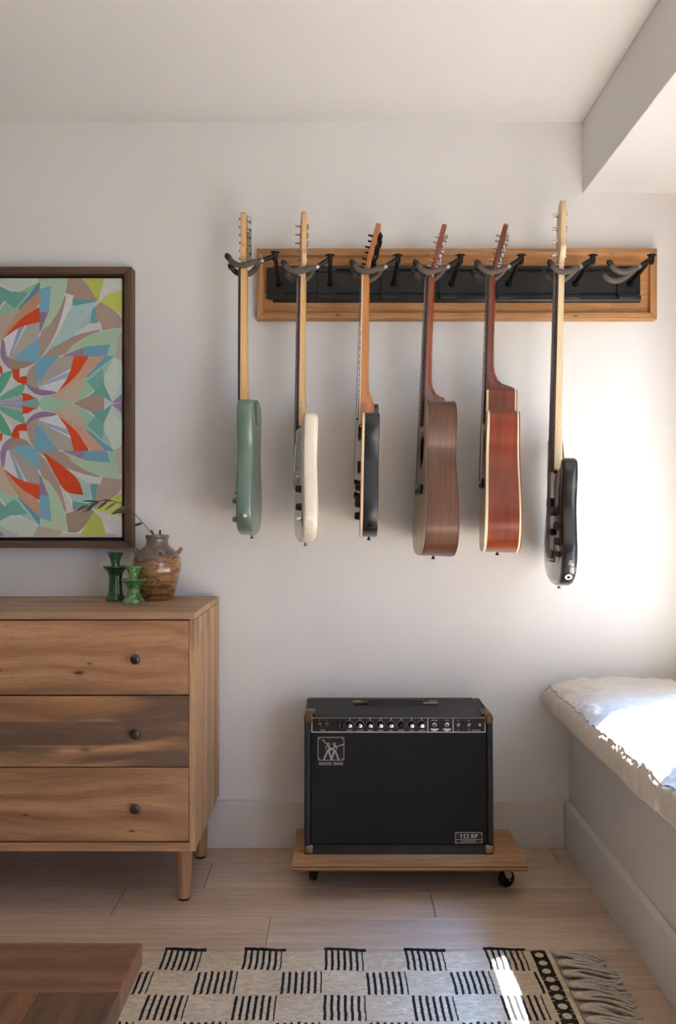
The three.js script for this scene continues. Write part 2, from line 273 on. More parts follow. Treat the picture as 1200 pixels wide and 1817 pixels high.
// built-in window bench
{
  const b = thing('window_bench', 'white painted built-in window bench along the right wall, under the linen cushion', 'bench', [0.97, 0, 0.83]), BE = 1.66;
  const o = (x0, x1, y0, y1, z0, z1, r) => span(x0 - 0.97, x1 - 0.97, y0, y1, z0 - 0.83, z1 - 0.83, r, 'z');
  part('front_panel', o(0.788, 0.81, 0, 0.402, 0.001, BE, 0.002), M.trim, b);
  part('end_panel', o(0.81, XR - 0.001, 0, 0.402, BE - 0.022, BE, 0.002), M.trim, b);
  part('lid', o(0.775, XR - 0.001, 0.402, 0.44, 0.001, BE + 0.012, 0.004), M.trim, b);
  const s = new THREE.Shape([[0.77, 0.001], [0.7875, 0.001], [0.7875, 0.161], [0.783, 0.161], [0.77, 0.152]].map((p) => new THREE.Vector2(p[0] - 0.97, p[1])));
  part('baseboard', projUV(new THREE.ExtrudeGeometry(s, { depth: BE - 0.016, bevelEnabled: false }).translate(0, 0, 0.016 - 0.83), 'z'), M.trim, b);
}
// ------------------------------------------------------------------ cushion on the bench
{
  const X0 = 0.688, X1 = 1.158, ZA = 0.02, ZB = 1.66, NY = 620, NA = 110, cx = (X0 + X1) / 2, hx = (X1 - X0) / 2, cy = 0.517, hy = 0.076;
  const pos = [], uv = [], idx = [];
  const P = (i, a) => {
    const t = i / NY, z = ZA + (ZB - ZA) * Math.pow(t, 1.12);
    const d = Math.min(z - ZA, ZB - z), e = Math.sqrt(clamp(1 - Math.pow(1 - clamp(d / 0.1), 2.4)));
    const ca = Math.cos(a), sa = Math.sin(a), q = (v, p) => Math.sign(v) * Math.pow(Math.abs(v), p);
    let x = q(ca, 0.62), y = q(sa, 0.8);
    const edge = clamp(1 - Math.abs(sa)), topness = Math.max(0, sa);
    // gathers running in from the seam, long folds across the top, soft lumps
    const fold = fbm(z * 22 + 1.5 * fbm(z * 4, x * 2, 12, 2), x * 2.4, 21, 3) - 0.5, gather = fbm(z * 60, x * 3, 31, 2) - 0.5, lump = fbm(z * 3.2, x * 1.6, 41, 3) - 0.5;
    const crease = (1 - Math.abs(2 * fbm((z * 0.62 - x * 0.16) * 34 + 2 * fbm(z * 5, x * 3, 71, 2), (z * 0.5 + x * 0.3) * 5, 73, 2) - 1)) - 0.7;
    const near = sstep(0.1, 1, Math.abs(x)), ridge = 1 - Math.abs(2 * fbm(z * 9 + x * 3.5, x * 2.2 - z * 3, 51, 2) - 1);
    let off = topness * (0.02 * lump + 0.024 * fold * (0.3 + near) + 0.018 * (ridge - 0.7) + 0.015 * crease * (0.25 + near)) + 0.018 * gather * near * (0.4 + edge) * (sa > -0.25 ? 1 : 0);
    y = cy + hy * e * y + off * e * (sa > -0.2 ? 1 : 0);
    const pull = X0 + 0.006 * (fbm(z * 7, 3, 61, 2) - 0.5) * 2;
    x = cx + hx * x * (0.985 + 0.015 * e) + (ca < -0.5 ? (pull - X0) + 0.008 * gather * edge : 0);
    y = Math.max(y, 0.4415);
    return [Math.min(x, X1), y, z];
  };
  for (let i = 0; i <= NY; i++) for (let j = 0; j <= NA; j++) { const a = j / NA * Math.PI * 2, p = P(i, a); pos.push(...p); uv.push(p[2] * 1, j / NA * 1.1); }
  for (let i = 0; i < NY; i++) for (let j = 0; j < NA; j++) { const a = i * (NA + 1) + j, b = a + NA + 1; idx.push(a, a + 1, b, b, a + 1, b + 1); }
  const g = new THREE.BufferGeometry();
  g.setAttribute('position', new THREE.Float32BufferAttribute(pos, 3)); g.setAttribute('uv', new THREE.Float32BufferAttribute(uv, 2)); g.setIndex(idx); g.computeVertexNormals();
  g.translate(-cx, -0.44, -0.84);
  const weave = texture(256, 256, (u, v) => { const a = vn(u * 128, v * 24, 3, 128, 24), b = vn(u * 24, v * 128, 5, 24, 128), n = 230 + 16 * (a + b - 1); return [n, n * 0.955, n * 0.89]; });
  weave.repeat.set(6, 6);
  const linen = std({ map: weave, roughness: 0.95, bumpMap: weave, bumpScale: 0.0006 });
  const c = thing('bench_cushion', 'long off-white linen cushion, rumpled and sunlit, on the window bench', 'cushion', [cx, 0.44, 0.84]);
  part('cover', g, linen, c);
  const line = []; for (let i = 0; i <= 90; i++) { const p = P(i * NY / 90, Math.PI * 0.86); line.push([p[0] - cx - 0.0006, p[1] - 0.44 + 0.0006, p[2] - 0.84]); }
  part('seam_piping', tube(line, 0.0016, 500, 6), std({ color: '#b9b0a4', roughness: 0.95 }), c);
}

// ------------------------------------------------------------------ dresser
const DX = -0.4025, DW = 1.3, DT = 0.857, DB = 0.183, DZ0 = 0.02, DZ1 = 0.479;
{
  const x0 = DX - DW, xc = DX - DW / 2, d = thing('dresser', 'mango wood dresser of wide drawers with dark round knobs on tapered legs', 'dresser', [xc, 0, 0.25]);
  const o = (a, b, c, e, f, g, r, gr) => span(a - xc, b - xc, c, e, f - 0.25, g - 0.25, r, gr);
  const fw = 0.0135, th = 0.0195;
  part('top', o(x0, DX, DT - th, DT, DZ0, DZ1, 0.0025, 'x'), M.dresserTop, d);
  for (const [a, b] of [[DX - 0.018, DX], [x0, x0 + 0.018]]) part('side_panel', o(a, b, DB, DT - th - 0.0012, DZ0, DZ1 - 0.001, 0.002, 'y'), M.dresserSide, d);
  part('bottom_rail', o(x0 + 0.018, DX - fw - 0.003, DB, DB + 0.024, DZ0 + 0.005, DZ1 - 0.0015, 0.002, 'x'), M.dresserRail, d);
  part('carcass', o(x0 + 0.018, DX - 0.018, DB + 0.02, DT - th, DZ0, DZ0 + 0.4, 0), M.cavity, d);
  const rows = [[0.834, 0.6245, 0.225], [0.6215, 0.421, 0.5], [0.418, 0.2105, 0.5]];
  rows.forEach(([yt, yb], i) => {
    const g = box(DW - 0.018 - fw - 0.006, yt - yb, 0.02, 0, 0, 0, 0.003, 'x', 3);
    projUV(g, 'x', 0.65, (yt - yb) / 2);
    g.translate((x0 + 0.018 + DX - fw - 0.006) / 2 + 0.0015 - xc, (yt + yb) / 2, DZ1 - 0.013 - 0.25);
    const m = part('drawer', g, M.drawer[i], d);
    for (const kx of [-0.568, x0 + (DX + 0.568)]) {
      const k = lathe([[0, 0], [0.006, 0], [0.0055, 0.007], [0.0075, 0.011], [0.0132, 0.0155], [0.0142, 0.019], [0.0125, 0.0225], [0.007, 0.0248], [0, 0.0255]], 28).rotateX(Math.PI / 2).translate(kx - xc, [0.7275, 0.518, 0.3085][i], DZ1 - 0.003 - 0.25);
      part('knob', k, M.knob, m);
    }
  });
  for (const x of [-0.454, x0 + 0.052]) for (const z of [0.372, 0.082]) {
    const leg = part('leg', projUV(lathe([[0, 0.006], [0.0185, 0.006], [0.0192, 0.009], [0.0265, DB], [0, DB]], 28).translate(x - xc, 0, z - 0.25), 'y'), M.dresserRail, d);
    part('foot_pad', lathe([[0, 0], [0.0165, 0], [0.017, 0.006], [0, 0.006]], 24).translate(x - xc, 0.0002, z - 0.25), M.rubber, leg);
  }
}

// ------------------------------------------------------------------ painting
{
  const half = 0.4355, px = -1.163, py = 1.492;
  const t = canvasTexture(1536, 1536, (c, w, h) => {
    const K = 1.07, col = (r, g, b) => `rgb(${Math.min(255, r * K) | 0},${Math.min(255, g * K) | 0},${Math.min(255, b * K) | 0})`;
    const W = [200, 202, 198], BR = [162, 143, 129], MI = [150, 192, 164], LG = [168, 194, 166], PU = [142, 120, 148], BL = [112, 164, 184], RE = [206, 70, 30], SA = [194, 150, 124], GR = [164, 160, 151], BE = [188, 170, 151], TE = [108, 164, 152], YE = [182, 188, 92], KB = [158, 186, 184], DT2 = [96, 150, 156];
    // one octant, in tenths of the sheet's half side from the centre: [colour, x, y, x, y ...]; 'q' points bend the edge
    const S = [
      [W, 0, 0, 10, 0, 10, 10.5], [KB, 4.1, 4.2, 7.6, 6.3, 7.85, 8.05, 5.2, 6.2], [DT2, 7.6, 6.25, 7.93, 8.1, 8.15, 6.25], [BR, 7.93, 8.1, 9.95, 6.8, 9.9, 5.9, 8.4, 5.7, 8.15, 6.3], [YE, 7.95, 8.15, 10.2, 8.75, 10.2, 6.8],
      [W, 3.7, 3.85, 5.6, 5.2, 8.3, 6.25, 8.45, 5.7, 6.3, 5.3], [BR, 3.5, 3.65, 5.2, 4.8, 7.4, 5.5, 8.3, 5.65, 6.2, 4.7, 5.54, 3.66],
      [LG, 5.54, 3.67, 6.6, 4.8, 8, 5.5, 9.85, 5.75, 9.5, 3.6, 8.65, 3.62, 9.05, 4.5, 7.7, 4.5, 7.1, 4.3], [PU, 5.54, 3.67, 7.12, 4.3, 7.1, 3.67], [BL, 7.12, 4.32, 9.05, 4.52, 8.78, 3.67, 7.1, 3.67],
      [[186, 200, 188], 9.35, 3.5, 10.2, 3.4, 10.2, 0, 9.2, 0.15, 8.6, 1.6], [[176, 166, 148], 9.5, 3.6, 9.9, 5.4, 10.2, 5, 10.2, 3.2], [MI, 9.3, 3.6, 8.5, 2.75, 7.1, 1.85, 5.1, 0.9, 6.3, 0.02, 7.6, 0.85, 8.5, 1.9], [TE, 8.5, 2.65, 7.4, 1.7, 8, 0.95, 8.6, 1.6], [BE, 7.1, 1.8, 5.2, 0.85, 4.3, 0.5, 6.3, 0, 6.9, 0.9], [BR, 6.35, 0, 7.7, 0.65, 8.5, 1.2, 8.6, 0], [TE, 9.2, 0.15, 8.55, 1.5, 7.7, 0.65, 8.6, 0.6], [PU, 9.25, 0.1, 10.2, 1, 10.2, 0], [[170, 190, 182], 9.25, 0.15, 10.2, 1, 10.2, 2],
      [BR, 3.5, 3.65, 2.9, 2.9, 2.62, 1.6, 3.6, 1.1, 3.25, 2.3], [PU, 2.62, 1.53, 3.4, 1.05, 5.05, 0.87, 3.9, 0.6, 3.1, 0.9], [BL, 3.37, 3.57, 5.1, 3.6, 4.4, 2.8, 3.7, 1.85, 3.4, 1.66, 3.27, 2.6], [GR, 5.1, 3.6, 6.35, 3.6, 6.2, 2.9, 5.6, 2.1, 3.7, 1.4, 3.5, 1.5, 4.4, 2.65], [[204, 206, 210], 3.7, 1.38, 6.2, 2.7, 5.8, 1.6, 5.05, 0.88], [[150, 164, 190], 3.7, 1.38, 6.15, 2.5, 5.9, 2.1],
      [RE, 6.33, 3.6, 7.38, 3.6, 6.75, 2.25, 5.1, 0.88, 6, 2.1], [SA, 7.38, 3.6, 8.78, 3.62, 7.9, 2.6, 6.5, 1.6, 5.1, 0.88, 6.75, 2.25], [[96, 148, 176], 8.78, 3.62, 9.3, 3.62, 8.2, 2.75, 7.3, 2.05],
      [MI, 3.4, 0, 4.05, 0.55, 6.25, 0], [[128, 162, 162], 2.3, 0, 2.3, 0.22, 3.4, 0.42, 3.6, 0], [RE, 2.3, 0.75, 2.75, 0.7, 3.2, 0.4, 2.3, 0.2], [[100, 168, 138], 0, 0, 1.25, 0.95, 2.5, 1.55, 2.3, 0.75, 1.4, 0.15], [[176, 180, 190], 0, 0, 2.3, 0.62, 2.3, 0], [[150, 150, 168], 0, 0, 2.3, 0.3, 2.3, 0.1], [RE, 1.5, 2.5, 1.95, 2.05, 2.65, 2.06, 2.6, 1.6, 1.85, 1.65],
    ];
    const draw = (m, only) => {
      c.setTransform(m[0] * 76.8, m[1] * 76.8, m[2] * 76.8, m[3] * 76.8, w / 2, h / 2 - 0.033 * 768);
      (only ?? S).forEach((s, n) => {
        const j = (hash(n, Math.round(m[0] * 3 + m[1] * 5 + m[2] * 7), 5) - 0.5) * 16;
        c.fillStyle = col(s[0][0] + j, s[0][1] + j, s[0][2] + j);
        c.beginPath();
        const p = []; for (let i = 1; i < s.length; i += 2) p.push([s[i], -s[i + 1]]);
        if (p.length <= 4) { p.forEach((q, i) => i ? c.lineTo(...q) : c.moveTo(...q)); } else {
          // rounded polygon: smooth through the shallow corners, sharp at the tips
          p.forEach((q, i) => {
            const a = p[(i + p.length - 1) % p.length], b = p[(i + 1) % p.length];
            const d1 = [q[0] - a[0], q[1] - a[1]], d2 = [b[0] - q[0], b[1] - q[1]], cs = (d1[0] * d2[0] + d1[1] * d2[1]) / (Math.hypot(...d1) * Math.hypot(...d2) + 1e-9);
            if (cs > 0.3) { const m1 = [(a[0] + q[0]) / 2, (a[1] + q[1]) / 2], m2 = [(b[0] + q[0]) / 2, (b[1] + q[1]) / 2]; i ? c.lineTo(...m1) : c.moveTo(...m1); c.quadraticCurveTo(q[0], q[1], ...m2); } else i ? c.lineTo(...q) : c.moveTo(...q);
          });
        }
        c.closePath(); c.fill();
        c.lineWidth = 0.1; c.lineJoin = 'round'; c.strokeStyle = c.fillStyle; c.stroke();
      });
    };
    c.fillStyle = col(186, 182, 172); c.fillRect(0, 0, w, h);
    for (const [a, b] of [[1, 0], [0, 1], [-1, 0], [0, -1]]) { draw([a, b, -b, a]); draw([b, -a, -a, -b].map((v) => -v)); }
    draw([1, 0, 0, 1], [[RE, 4.05, -3.9, 6.6, -5.7, 6.97, -7, 5.63, -6.85, 4.9, -5.5]]);
    c.setTransform(1, 0, 0, 1, 0, 0);
    for (let i = 0; i < 26000; i++) { const v = hash(i, 3) > 0.5; c.fillStyle = v ? 'rgba(255,255,255,0.035)' : 'rgba(60,50,50,0.035)'; const l = 10 + 40 * hash(i, 8); hash(i, 5) > 0.5 ? c.fillRect(hash(i, 1) * w, hash(i, 2) * h, l, 2) : c.fillRect(hash(i, 1) * w, hash(i, 2) * h, 2, l); }
  });
  const p = thing('framed_painting', 'square abstract painting of a kaleidoscopic flower in a brown wood frame', 'painting', [px, py, 0]);
  const sheet = new THREE.BoxGeometry(2 * half, 2 * half, 0.02).translate(0, 0, 0.03);
  part('canvas', sheet, std({ map: t, roughness: 0.85 }), p);
  const oh = half + 0.0355, ih = half + 0.0115, zz = 0.0545;
  part('backing', box(2 * ih, 2 * ih, 0.018, 0, 0, 0.0095, 0), M.blackPaint, p);
  const rail = (len, vertical) => {
    const fw = oh - ih, s = new THREE.Shape([[-len / 2, fw], [len / 2, fw], [len / 2 - fw, 0], [-len / 2 + fw, 0]].map((q) => new THREE.Vector2(...q)));
    return toCreasedNormals(new THREE.ExtrudeGeometry(s, { depth: zz - 0.004, bevelEnabled: true, bevelSize: 0.0025, bevelOffset: -0.0025, bevelThickness: 0.003, bevelSegments: 3 }).translate(0, 0, 0.001), 0.5);
  };
  for (let k = 0; k < 4; k++) part('frame_rail', projUV(rail(2 * oh), 'x', k * 0.37).translate(0, ih, 0).rotateZ(k * Math.PI / 2), M.pictureFrame, p);
}

// ------------------------------------------------------------------ pots on the dresser
{
  const vaseTex = texture(512, 512, (u, v) => {
    const edge = 0.66 + 0.05 * (fbm(u * 7, 3, 5, 3, 7) - 0.5) * 2, n = fbm(u * 10, v * 22, 8, 4, 10), s = fbm(u * 4, v * 40, 18, 3, 4), sp = fbm(u * 60, v * 60, 28, 2, 60);
    const glaze = mix3(mix3([110, 66, 30], [164, 116, 66], sstep(0.35, 0.65, n)), [186, 150, 104], 0.5 * sstep(0.58, 0.72, s)), clay = mix3([128, 112, 100], [98, 84, 76], n);
    let c = mix3(glaze, clay, sstep(edge - 0.03, edge + 0.03, v));
    if (sp > 0.68 && v < edge) c = mix3(c, [70, 40, 20], 0.6);
    if (fbm(u * 9, v * 12, 58, 2, 9) > 0.72) c = mix3(c, [140, 128, 116], 0.5);
    return c;
  });
  const glaze = phys({ map: vaseTex, roughness: 0.3, clearcoat: 1, clearcoatRoughness: 0.05, bumpMap: vaseTex, bumpScale: 0.0006 });
  const clay = std({ color: '#83705f', roughness: 0.6 });
  const v = thing('clay_vase', 'brown glazed clay jar with small lugs, holding the olive twig', 'vase', [-0.588, DT + 0.0004, 0.13]);
  const prof = [[0, 0.002], [0.046, 0], [0.051, 0.002], [0.056, 0.018], [0.066, 0.05], [0.0745, 0.085], [0.0772, 0.108], [0.0755, 0.128], [0.067, 0.148], [0.053, 0.163], [0.041, 0.172], [0.035, 0.182], [0.034, 0.194], [0.0372, 0.203], [0.0378, 0.207], [0.036, 0.2095], [0.0325, 0.208], [0.031, 0.198], [0.031, 0.185], [0.036, 0.172], [0.05, 0.155], [0.068, 0.12], [0.06, 0.04], [0.03, 0.012], [0, 0.01]];
  const cv = new THREE.SplineCurve(prof.map((q) => new THREE.Vector2(...q))), vg = new THREE.LatheGeometry(cv.getPoints(140).map((q) => new THREE.Vector2(Math.max(0, q.x), q.y)), 56);
  { const p = vg.attributes.position, uv = vg.attributes.uv; for (let i = 0; i < p.count; i++) { const a = uv.getX(i) * Math.PI * 2, k = 1 + 0.012 * Math.sin(a * 2 + p.getY(i) * 20) + 0.006 * Math.sin(a * 3 + 1); p.setX(i, p.getX(i) * k); p.setZ(i, p.getZ(i) * k); uv.setY(i, clamp(p.getY(i) / 0.21)); } vg.computeVertexNormals(); }
  part('jar', vg, glaze, v);
  for (const a of [72, 188, 345, 262]) { const c = Math.cos(a * DEG), s = Math.sin(a * DEG), q = (r, y, o = 0) => [c * r - s * o, y, s * r + c * o]; part('lug', tube([q(0.062, 0.147, -0.012), q(0.073, 0.158, -0.009), q(0.076, 0.163, 0), q(0.073, 0.158, 0.009), q(0.062, 0.147, 0.012)], 0.0062, 18, 10), clay, v); }

  const green = (k, dark) => { const t = texture(256, 256, (u, w) => { const n = fbm(u * 8, w * 8, k, 4, 8), d = fbm(u * 14, w * 14, k + 9, 3, 14); let c = mix3(dark ? [14, 52, 24] : [58, 122, 56], dark ? [48, 98, 46] : [132, 172, 104], sstep(0.32, 0.68, n)); if (d > 0.66) c = mix3(c, [62, 48, 36], dark ? 0.4 : 0.75); return c; }); return phys({ map: t, roughness: 0.28, clearcoat: 0.9, clearcoatRoughness: 0.1 }); };
  const stick = (name, label, x, z, prof2, mat) => {
    const s = thing(name, label, 'candlestick', [x, DT + 0.0003, z]);
    const split = prof2.findIndex((q) => q[2]);
    const smooth = (a) => lathe(new THREE.SplineCurve(a.map((q) => new THREE.Vector2(q[0], q[1]))).getPoints(60).map((q) => [Math.max(0, q.x), q.y]), 36);
    part('base', smooth(prof2.slice(0, split + 1)), mat, s); part('cup', smooth(prof2.slice(split)), mat, s);
  };
  stick('candlestick', 'taller dark green glazed candlestick, left of the small pale one', -0.718, 0.152, [[0, 0], [0.028, 0], [0.031, 0.004], [0.0285, 0.012], [0.024, 0.022], [0.022, 0.045], [0.0215, 0.07], [0.024, 0.088], [0.033, 0.1], [0.038, 0.106], [0.0375, 0.11], [0.03, 0.11], [0.014, 0.107, 1], [0.0135, 0.116], [0.017, 0.133], [0.023, 0.147], [0.0258, 0.153], [0.023, 0.153], [0.014, 0.138], [0, 0.135]], green(71, true));
  stick('candlestick', 'shorter pale green glazed candlestick in front of the clay jar', -0.637, 0.237, [[0, 0], [0.031, 0], [0.0345, 0.003], [0.033, 0.01], [0.0265, 0.018], [0.02, 0.028], [0.0185, 0.04], [0.022, 0.054], [0.032, 0.066], [0.0378, 0.071], [0.037, 0.075], [0.03, 0.0745], [0.014, 0.072, 1], [0.0135, 0.08], [0.017, 0.095], [0.024, 0.109], [0.0265, 0.115], [0.0235, 0.1145], [0.014, 0.1], [0, 0.098]], green(83, false));
  // olive twig
  const tw = thing('olive_twig', 'olive twig with narrow dark leaves leaning left out of the clay jar', 'twig', [-0.6, DT + 0.19, 0.13]);
  const bark = std({ color: '#5a4638', roughness: 0.85 }), leafM = phys({ color: '#3d4a34', roughness: 0.55, transmission: 0.12, thickness: 0 }), leafP = phys({ color: '#6d7a62', roughness: 0.6, transmission: 0.12, thickness: 0 });
  const stem = [[0.03, -0.13, -0.01], [0.012, 0.0, 0], [-0.012, 0.035, 0.012], [-0.05, 0.082, 0.02], [-0.085, 0.115, 0.025], [-0.13, 0.13, 0.03], [-0.175, 0.128, 0.035], [-0.21, 0.115, 0.04]];
  const sc = new THREE.CatmullRomCurve3(stem.map((p) => new THREE.Vector3(...p)));
  part('stem', [new THREE.TubeGeometry(sc, 48, 0.0011, 6), tube([[0.006, 0.008, 0.002], [-0.002, 0.028, 0.008], [-0.006, 0.035, 0.01]], 0.003, 10, 7), tube([[-0.06, 0.094, 0.021], [-0.075, 0.093, 0.03], [-0.09, 0.09, 0.035]], 0.0008, 8, 5), tube([[0.03, -0.1, 0.0], [0.024, -0.02, 0.01], [0.024, 0.036, 0.012]], 0.0035, 10, 7)], bark, tw);
  const leaf = (at, dir, len, w, roll) => {
    const A = new THREE.Vector3(...at), D = new THREE.Vector3(...dir).normalize(), S = new THREE.Vector3().crossVectors(D, new THREE.Vector3(0.15, Math.sin(roll), Math.cos(roll))).normalize(), N = new THREE.Vector3().crossVectors(S, D), p = [], ix = [], n = 10;
    for (const side of [1, -1]) for (let i = 0; i <= n; i++) for (let j = -1; j <= 1; j++) { const t = i / n, ww = w * Math.pow(Math.sin(Math.PI * Math.pow(t, 0.85)), 0.9) * j, lift = -Math.abs(j) * 0.12 * w - 0.06 * len * t * t + side * 0.00022; const q = A.clone().addScaledVector(D, len * t).addScaledVector(S, ww).addScaledVector(N, lift); p.push(q.x, q.y, q.z); }
    const L = 3 * (n + 1);
    for (let i = 0; i < n; i++) for (let j = 0; j < 2; j++) { const a = i * 3 + j, b = a + 3; ix.push(a, a + 1, b, a + 1, b + 1, b); ix.push(L + a, L + b, L + a + 1, L + a + 1, L + b, L + b + 1); }
    const g = new THREE.BufferGeometry(); g.setAttribute('position', new THREE.Float32BufferAttribute(p, 3)); g.setIndex(ix); g.computeVertexNormals(); g.setAttribute('uv', new THREE.Float32BufferAttribute(new Float32Array(p.length / 3 * 2), 2)); return g;
  };
  const at = (t) => sc.getPoint(t).toArray();
  [[0.36, [-1, -0.35, 0.3], 0.033, 0.0048], [0.5, [-1, -0.12, 0.25], 0.056, 0.0058], [0.56, [-1, -0.6, 0.3], 0.056, 0.0062], [0.66, [-1, -0.7, 0.3], 0.046, 0.004], [0.74, [-1, -0.75, 0.3], 0.044, 0.0046], [0.82, [-1, -0.6, 0.3], 0.045, 0.0042], [0.86, [-0.8, -1, 0.3], 0.044, 0.0036], [0.9, [-0.75, -1, 0.2], 0.04, 0.0032], [0.95, [-0.7, -1, 0.2], 0.042, 0.0032], [0.98, [-1, -0.6, 0.2], 0.04, 0.004], [0.84, [-1, 0.05, 0.1], 0.052, 0.0038], [0.7, [-1, 0.16, 0.1], 0.03, 0.0032]].forEach(([t, d, l, w], i) => part('leaf', leaf(at(t), d, l, w, 0.25 + 0.5 * Math.sin(i * 2.1)), i % 5 === 3 ? leafP : leafM, tw));
}

// ------------------------------------------------------------------ coffee table corner
{
  const x1 = -0.3446, z0 = 1.33, h = 0.38, t = tag(thing('coffee_table', '', '', [-0.95, 0, 1.75]), 'low wooden coffee table of broad joined boards, only its corner in view', 'table');
  const o = (a, b, c, d, r, gr) => span(a + 0.95, b + 0.95, h - 0.04, h, c - 1.75, d - 1.75, r, gr);
  part('border_board', o(-1.55, x1, z0, z0 + 0.147, 0.003, 'x'), M.table[0], t);
  [[x1, -0.47, 2], [-0.4705, -0.6, 1], [-0.6005, -0.74, 0], [-0.7405, -0.88, 2], [-0.8805, -1.02, 1], [-1.0205, -1.16, 0], [-1.1605, -1.3, 2], [-1.3005, -1.42, 1], [-1.4205, -1.55, 0]].forEach(([b, a, m]) => part('board', o(a, b, z0 + 0.1475, 2.0225, 0.002, 'z'), M.table[m], t));
  part('border_board', o(-1.55, x1, 2.023, 2.17, 0.003, 'x'), M.table[1], t);
  for (const x of [-1.45, -0.46]) for (const z of [1.45, 2.05]) part('leg', box(0.07, h - 0.04 - 0.0145, 0.07, x + 0.95, (h - 0.04 + 0.0145) / 2, z - 1.75, 0.004, 'y'), M.table[1], t);
}

// ------------------------------------------------------------------ rug
{
  const X0 = -1.2, X1 = 0.552, ZA = 0.665, ZB = 1.865, cell = 0.1028;
  const stripe = (x, z) => {     // how black, 0..1
    const zi = Math.floor((z - 0.668) / 0.0985), fz = (z - 0.668) / 0.0985 - zi;
    if (zi < 0) return 0;
    const sx = x - 0.17 - (zi % 2 ? cell : 0), ci = Math.floor(sx / cell);
    let b = 0;
    if (((ci % 2) + 2) % 2 === 0 && x < 0.492) {
      const fx = sx / cell - ci + 0.02 * (fbm(z * 60, ci * 3.1, 4, 2) - 0.5), n = 6.6, ph = fx * n - Math.floor(fx * n), rag = 0.09 * (fbm(x * 300, z * 150, 7, 2) - 0.5);
      if (fx > 0.0 && fx < 0.96 && fz > 0.03 + rag && fz < 0.97 + rag) b = sstep(0.235, 0.165, Math.abs(ph - 0.34) + rag);
    }
    const u = x - 0.513;
    if (Math.abs(u) < 0.019) { const q = ((z * 28) % 1 + 1) % 1, d = Math.hypot(u * 90, (q - 0.5) * 3.2); b = Math.max(b, Math.abs(u) > 0.0125 ? (vn(z * 160, 5, 3) > 0.2 ? 1 : 0.2) : d < 1.0 ? 0 : 1); }
    return b;
  };
  const base = (x, z) => { const a = vn(x * 240, z * 900, 2), b = fbm(x * 60, z * 220, 12, 3), c = fbm(x * 7, z * 7, 22, 3), f = vn(x * 260, z * 200, 33) > 0.955 && fbm(x * 20, z * 20, 44, 2) > 0.5; const n = 0.8 + 0.16 * a + 0.22 * (b - 0.5) + 0.12 * (c - 0.5); return f ? [120, 104, 90] : [240 * n, 218 * n, 186 * n]; };
  const W = 2048, H = 1400;
  const t = texture(W, H, (u, v) => { const x = X0 + u * (X1 - X0), z = ZB - v * (ZB - ZA), b = z < 1.32 ? stripe(x, z) : stripe(x, z); return mix3(base(x, z), [24, 24, 28], b); });
  const bump = texture(1024, 700, (u, v) => { const x = X0 + u * (X1 - X0), z = ZB - v * (ZB - ZA), n = 90 + 70 * vn(x * 240, z * 500, 2) + 70 * stripe(x, z); return [n, n, n]; }, false);
  const nx = 240, nz = 120, pos = [], uv = [], ix = [];
  const ez = (x) => 0.008 * (fbm(x * 6, 2, 90, 2) - 0.5) - 0.006 * Math.cos((x - 0.17) / cell * Math.PI) * 0.5, hgt = (x, z) => 0.0085 + 0.004 * fbm(x * 9, z * 9, 95, 3);
  for (let j = 0; j <= nz; j++) for (let i = 0; i <= nx; i++) {
    const u = i / nx, v = 1 - j / nz, x = X0 + u * (X1 - X0), z = ZA + (j / nz) * (ZB - ZA), f = Math.pow(1 - j / nz, 3);
    const ed = Math.min(i, nx - i, j, nz - j);
    pos.push(x + 0.006 * (fbm(z * 9, 5, 99, 2) - 0.5), ed === 0 ? 0.0005 : hgt(x, z), z + ez(x) * f); uv.push(u, v);
  }
  for (let j = 0; j < nz; j++) for (let i = 0; i < nx; i++) { const a = j * (nx + 1) + i, b = a + nx + 1; ix.push(a, b, a + 1, a + 1, b, b + 1); }
  const n0 = pos.length / 3, ring = [];
  for (let i = 0; i <= nx; i++) ring.push(i); for (let j = 1; j <= nz; j++) ring.push(j * (nx + 1) + nx); for (let i = nx - 1; i >= 0; i--) ring.push(nz * (nx + 1) + i); for (let j = nz - 1; j > 0; j--) ring.push(j * (nx + 1));
  pos.push((X0 + X1) / 2, 0.0004, (ZA + ZB) / 2); uv.push(0.5, 0.5);
  for (let i = 0; i < ring.length; i++) ix.push(n0, ring[i], ring[(i + 1) % ring.length]);
  const g = new THREE.BufferGeometry(); g.setAttribute('position', new THREE.Float32BufferAttribute(pos, 3)); g.setAttribute('uv', new THREE.Float32BufferAttribute(uv, 2)); g.setIndex(ix); g.computeVertexNormals();
  const rug = thing('rug', 'flat woven cream rug with blocks of black stripes and a tasselled end', 'rug', [0, 0, 1.2]);
  part('weave', g.translate(0, 0, -1.2), std({ map: t, roughness: 0.98, bumpMap: bump, bumpScale: 0.0022 }), rug);
  // black yarn bound along the edge of every striped block
  const yarnM = std({ color: '#1b1b1f', roughness: 0.95 });
  for (let k = -6; k <= 1; k++) {
    const a = 0.17 + 2 * k * cell, pts = [];
    for (let i = 0; i <= 12; i++) { const x = Math.min(a + i / 12 * cell * 1.04, 0.5); pts.push([x, 0.0085 + 0.002 * vn(i * 2.3, k, 3), ZA + ez(x) + 0.003 + 0.002 * (vn(i * 1.7, k, 6) - 0.5) - 1.2]); }
    part('edge_yarn', tube(pts, 0.0042, 24, 7), yarnM, rug);
  }
  // tassels
  const cord = std({ map: texture(64, 64, (u, v) => { const n = 190 + 26 * vn(u * 40, v * 6 + u * 20, 3); return [n, n * 0.955, n * 0.885]; }), roughness: 0.98 });
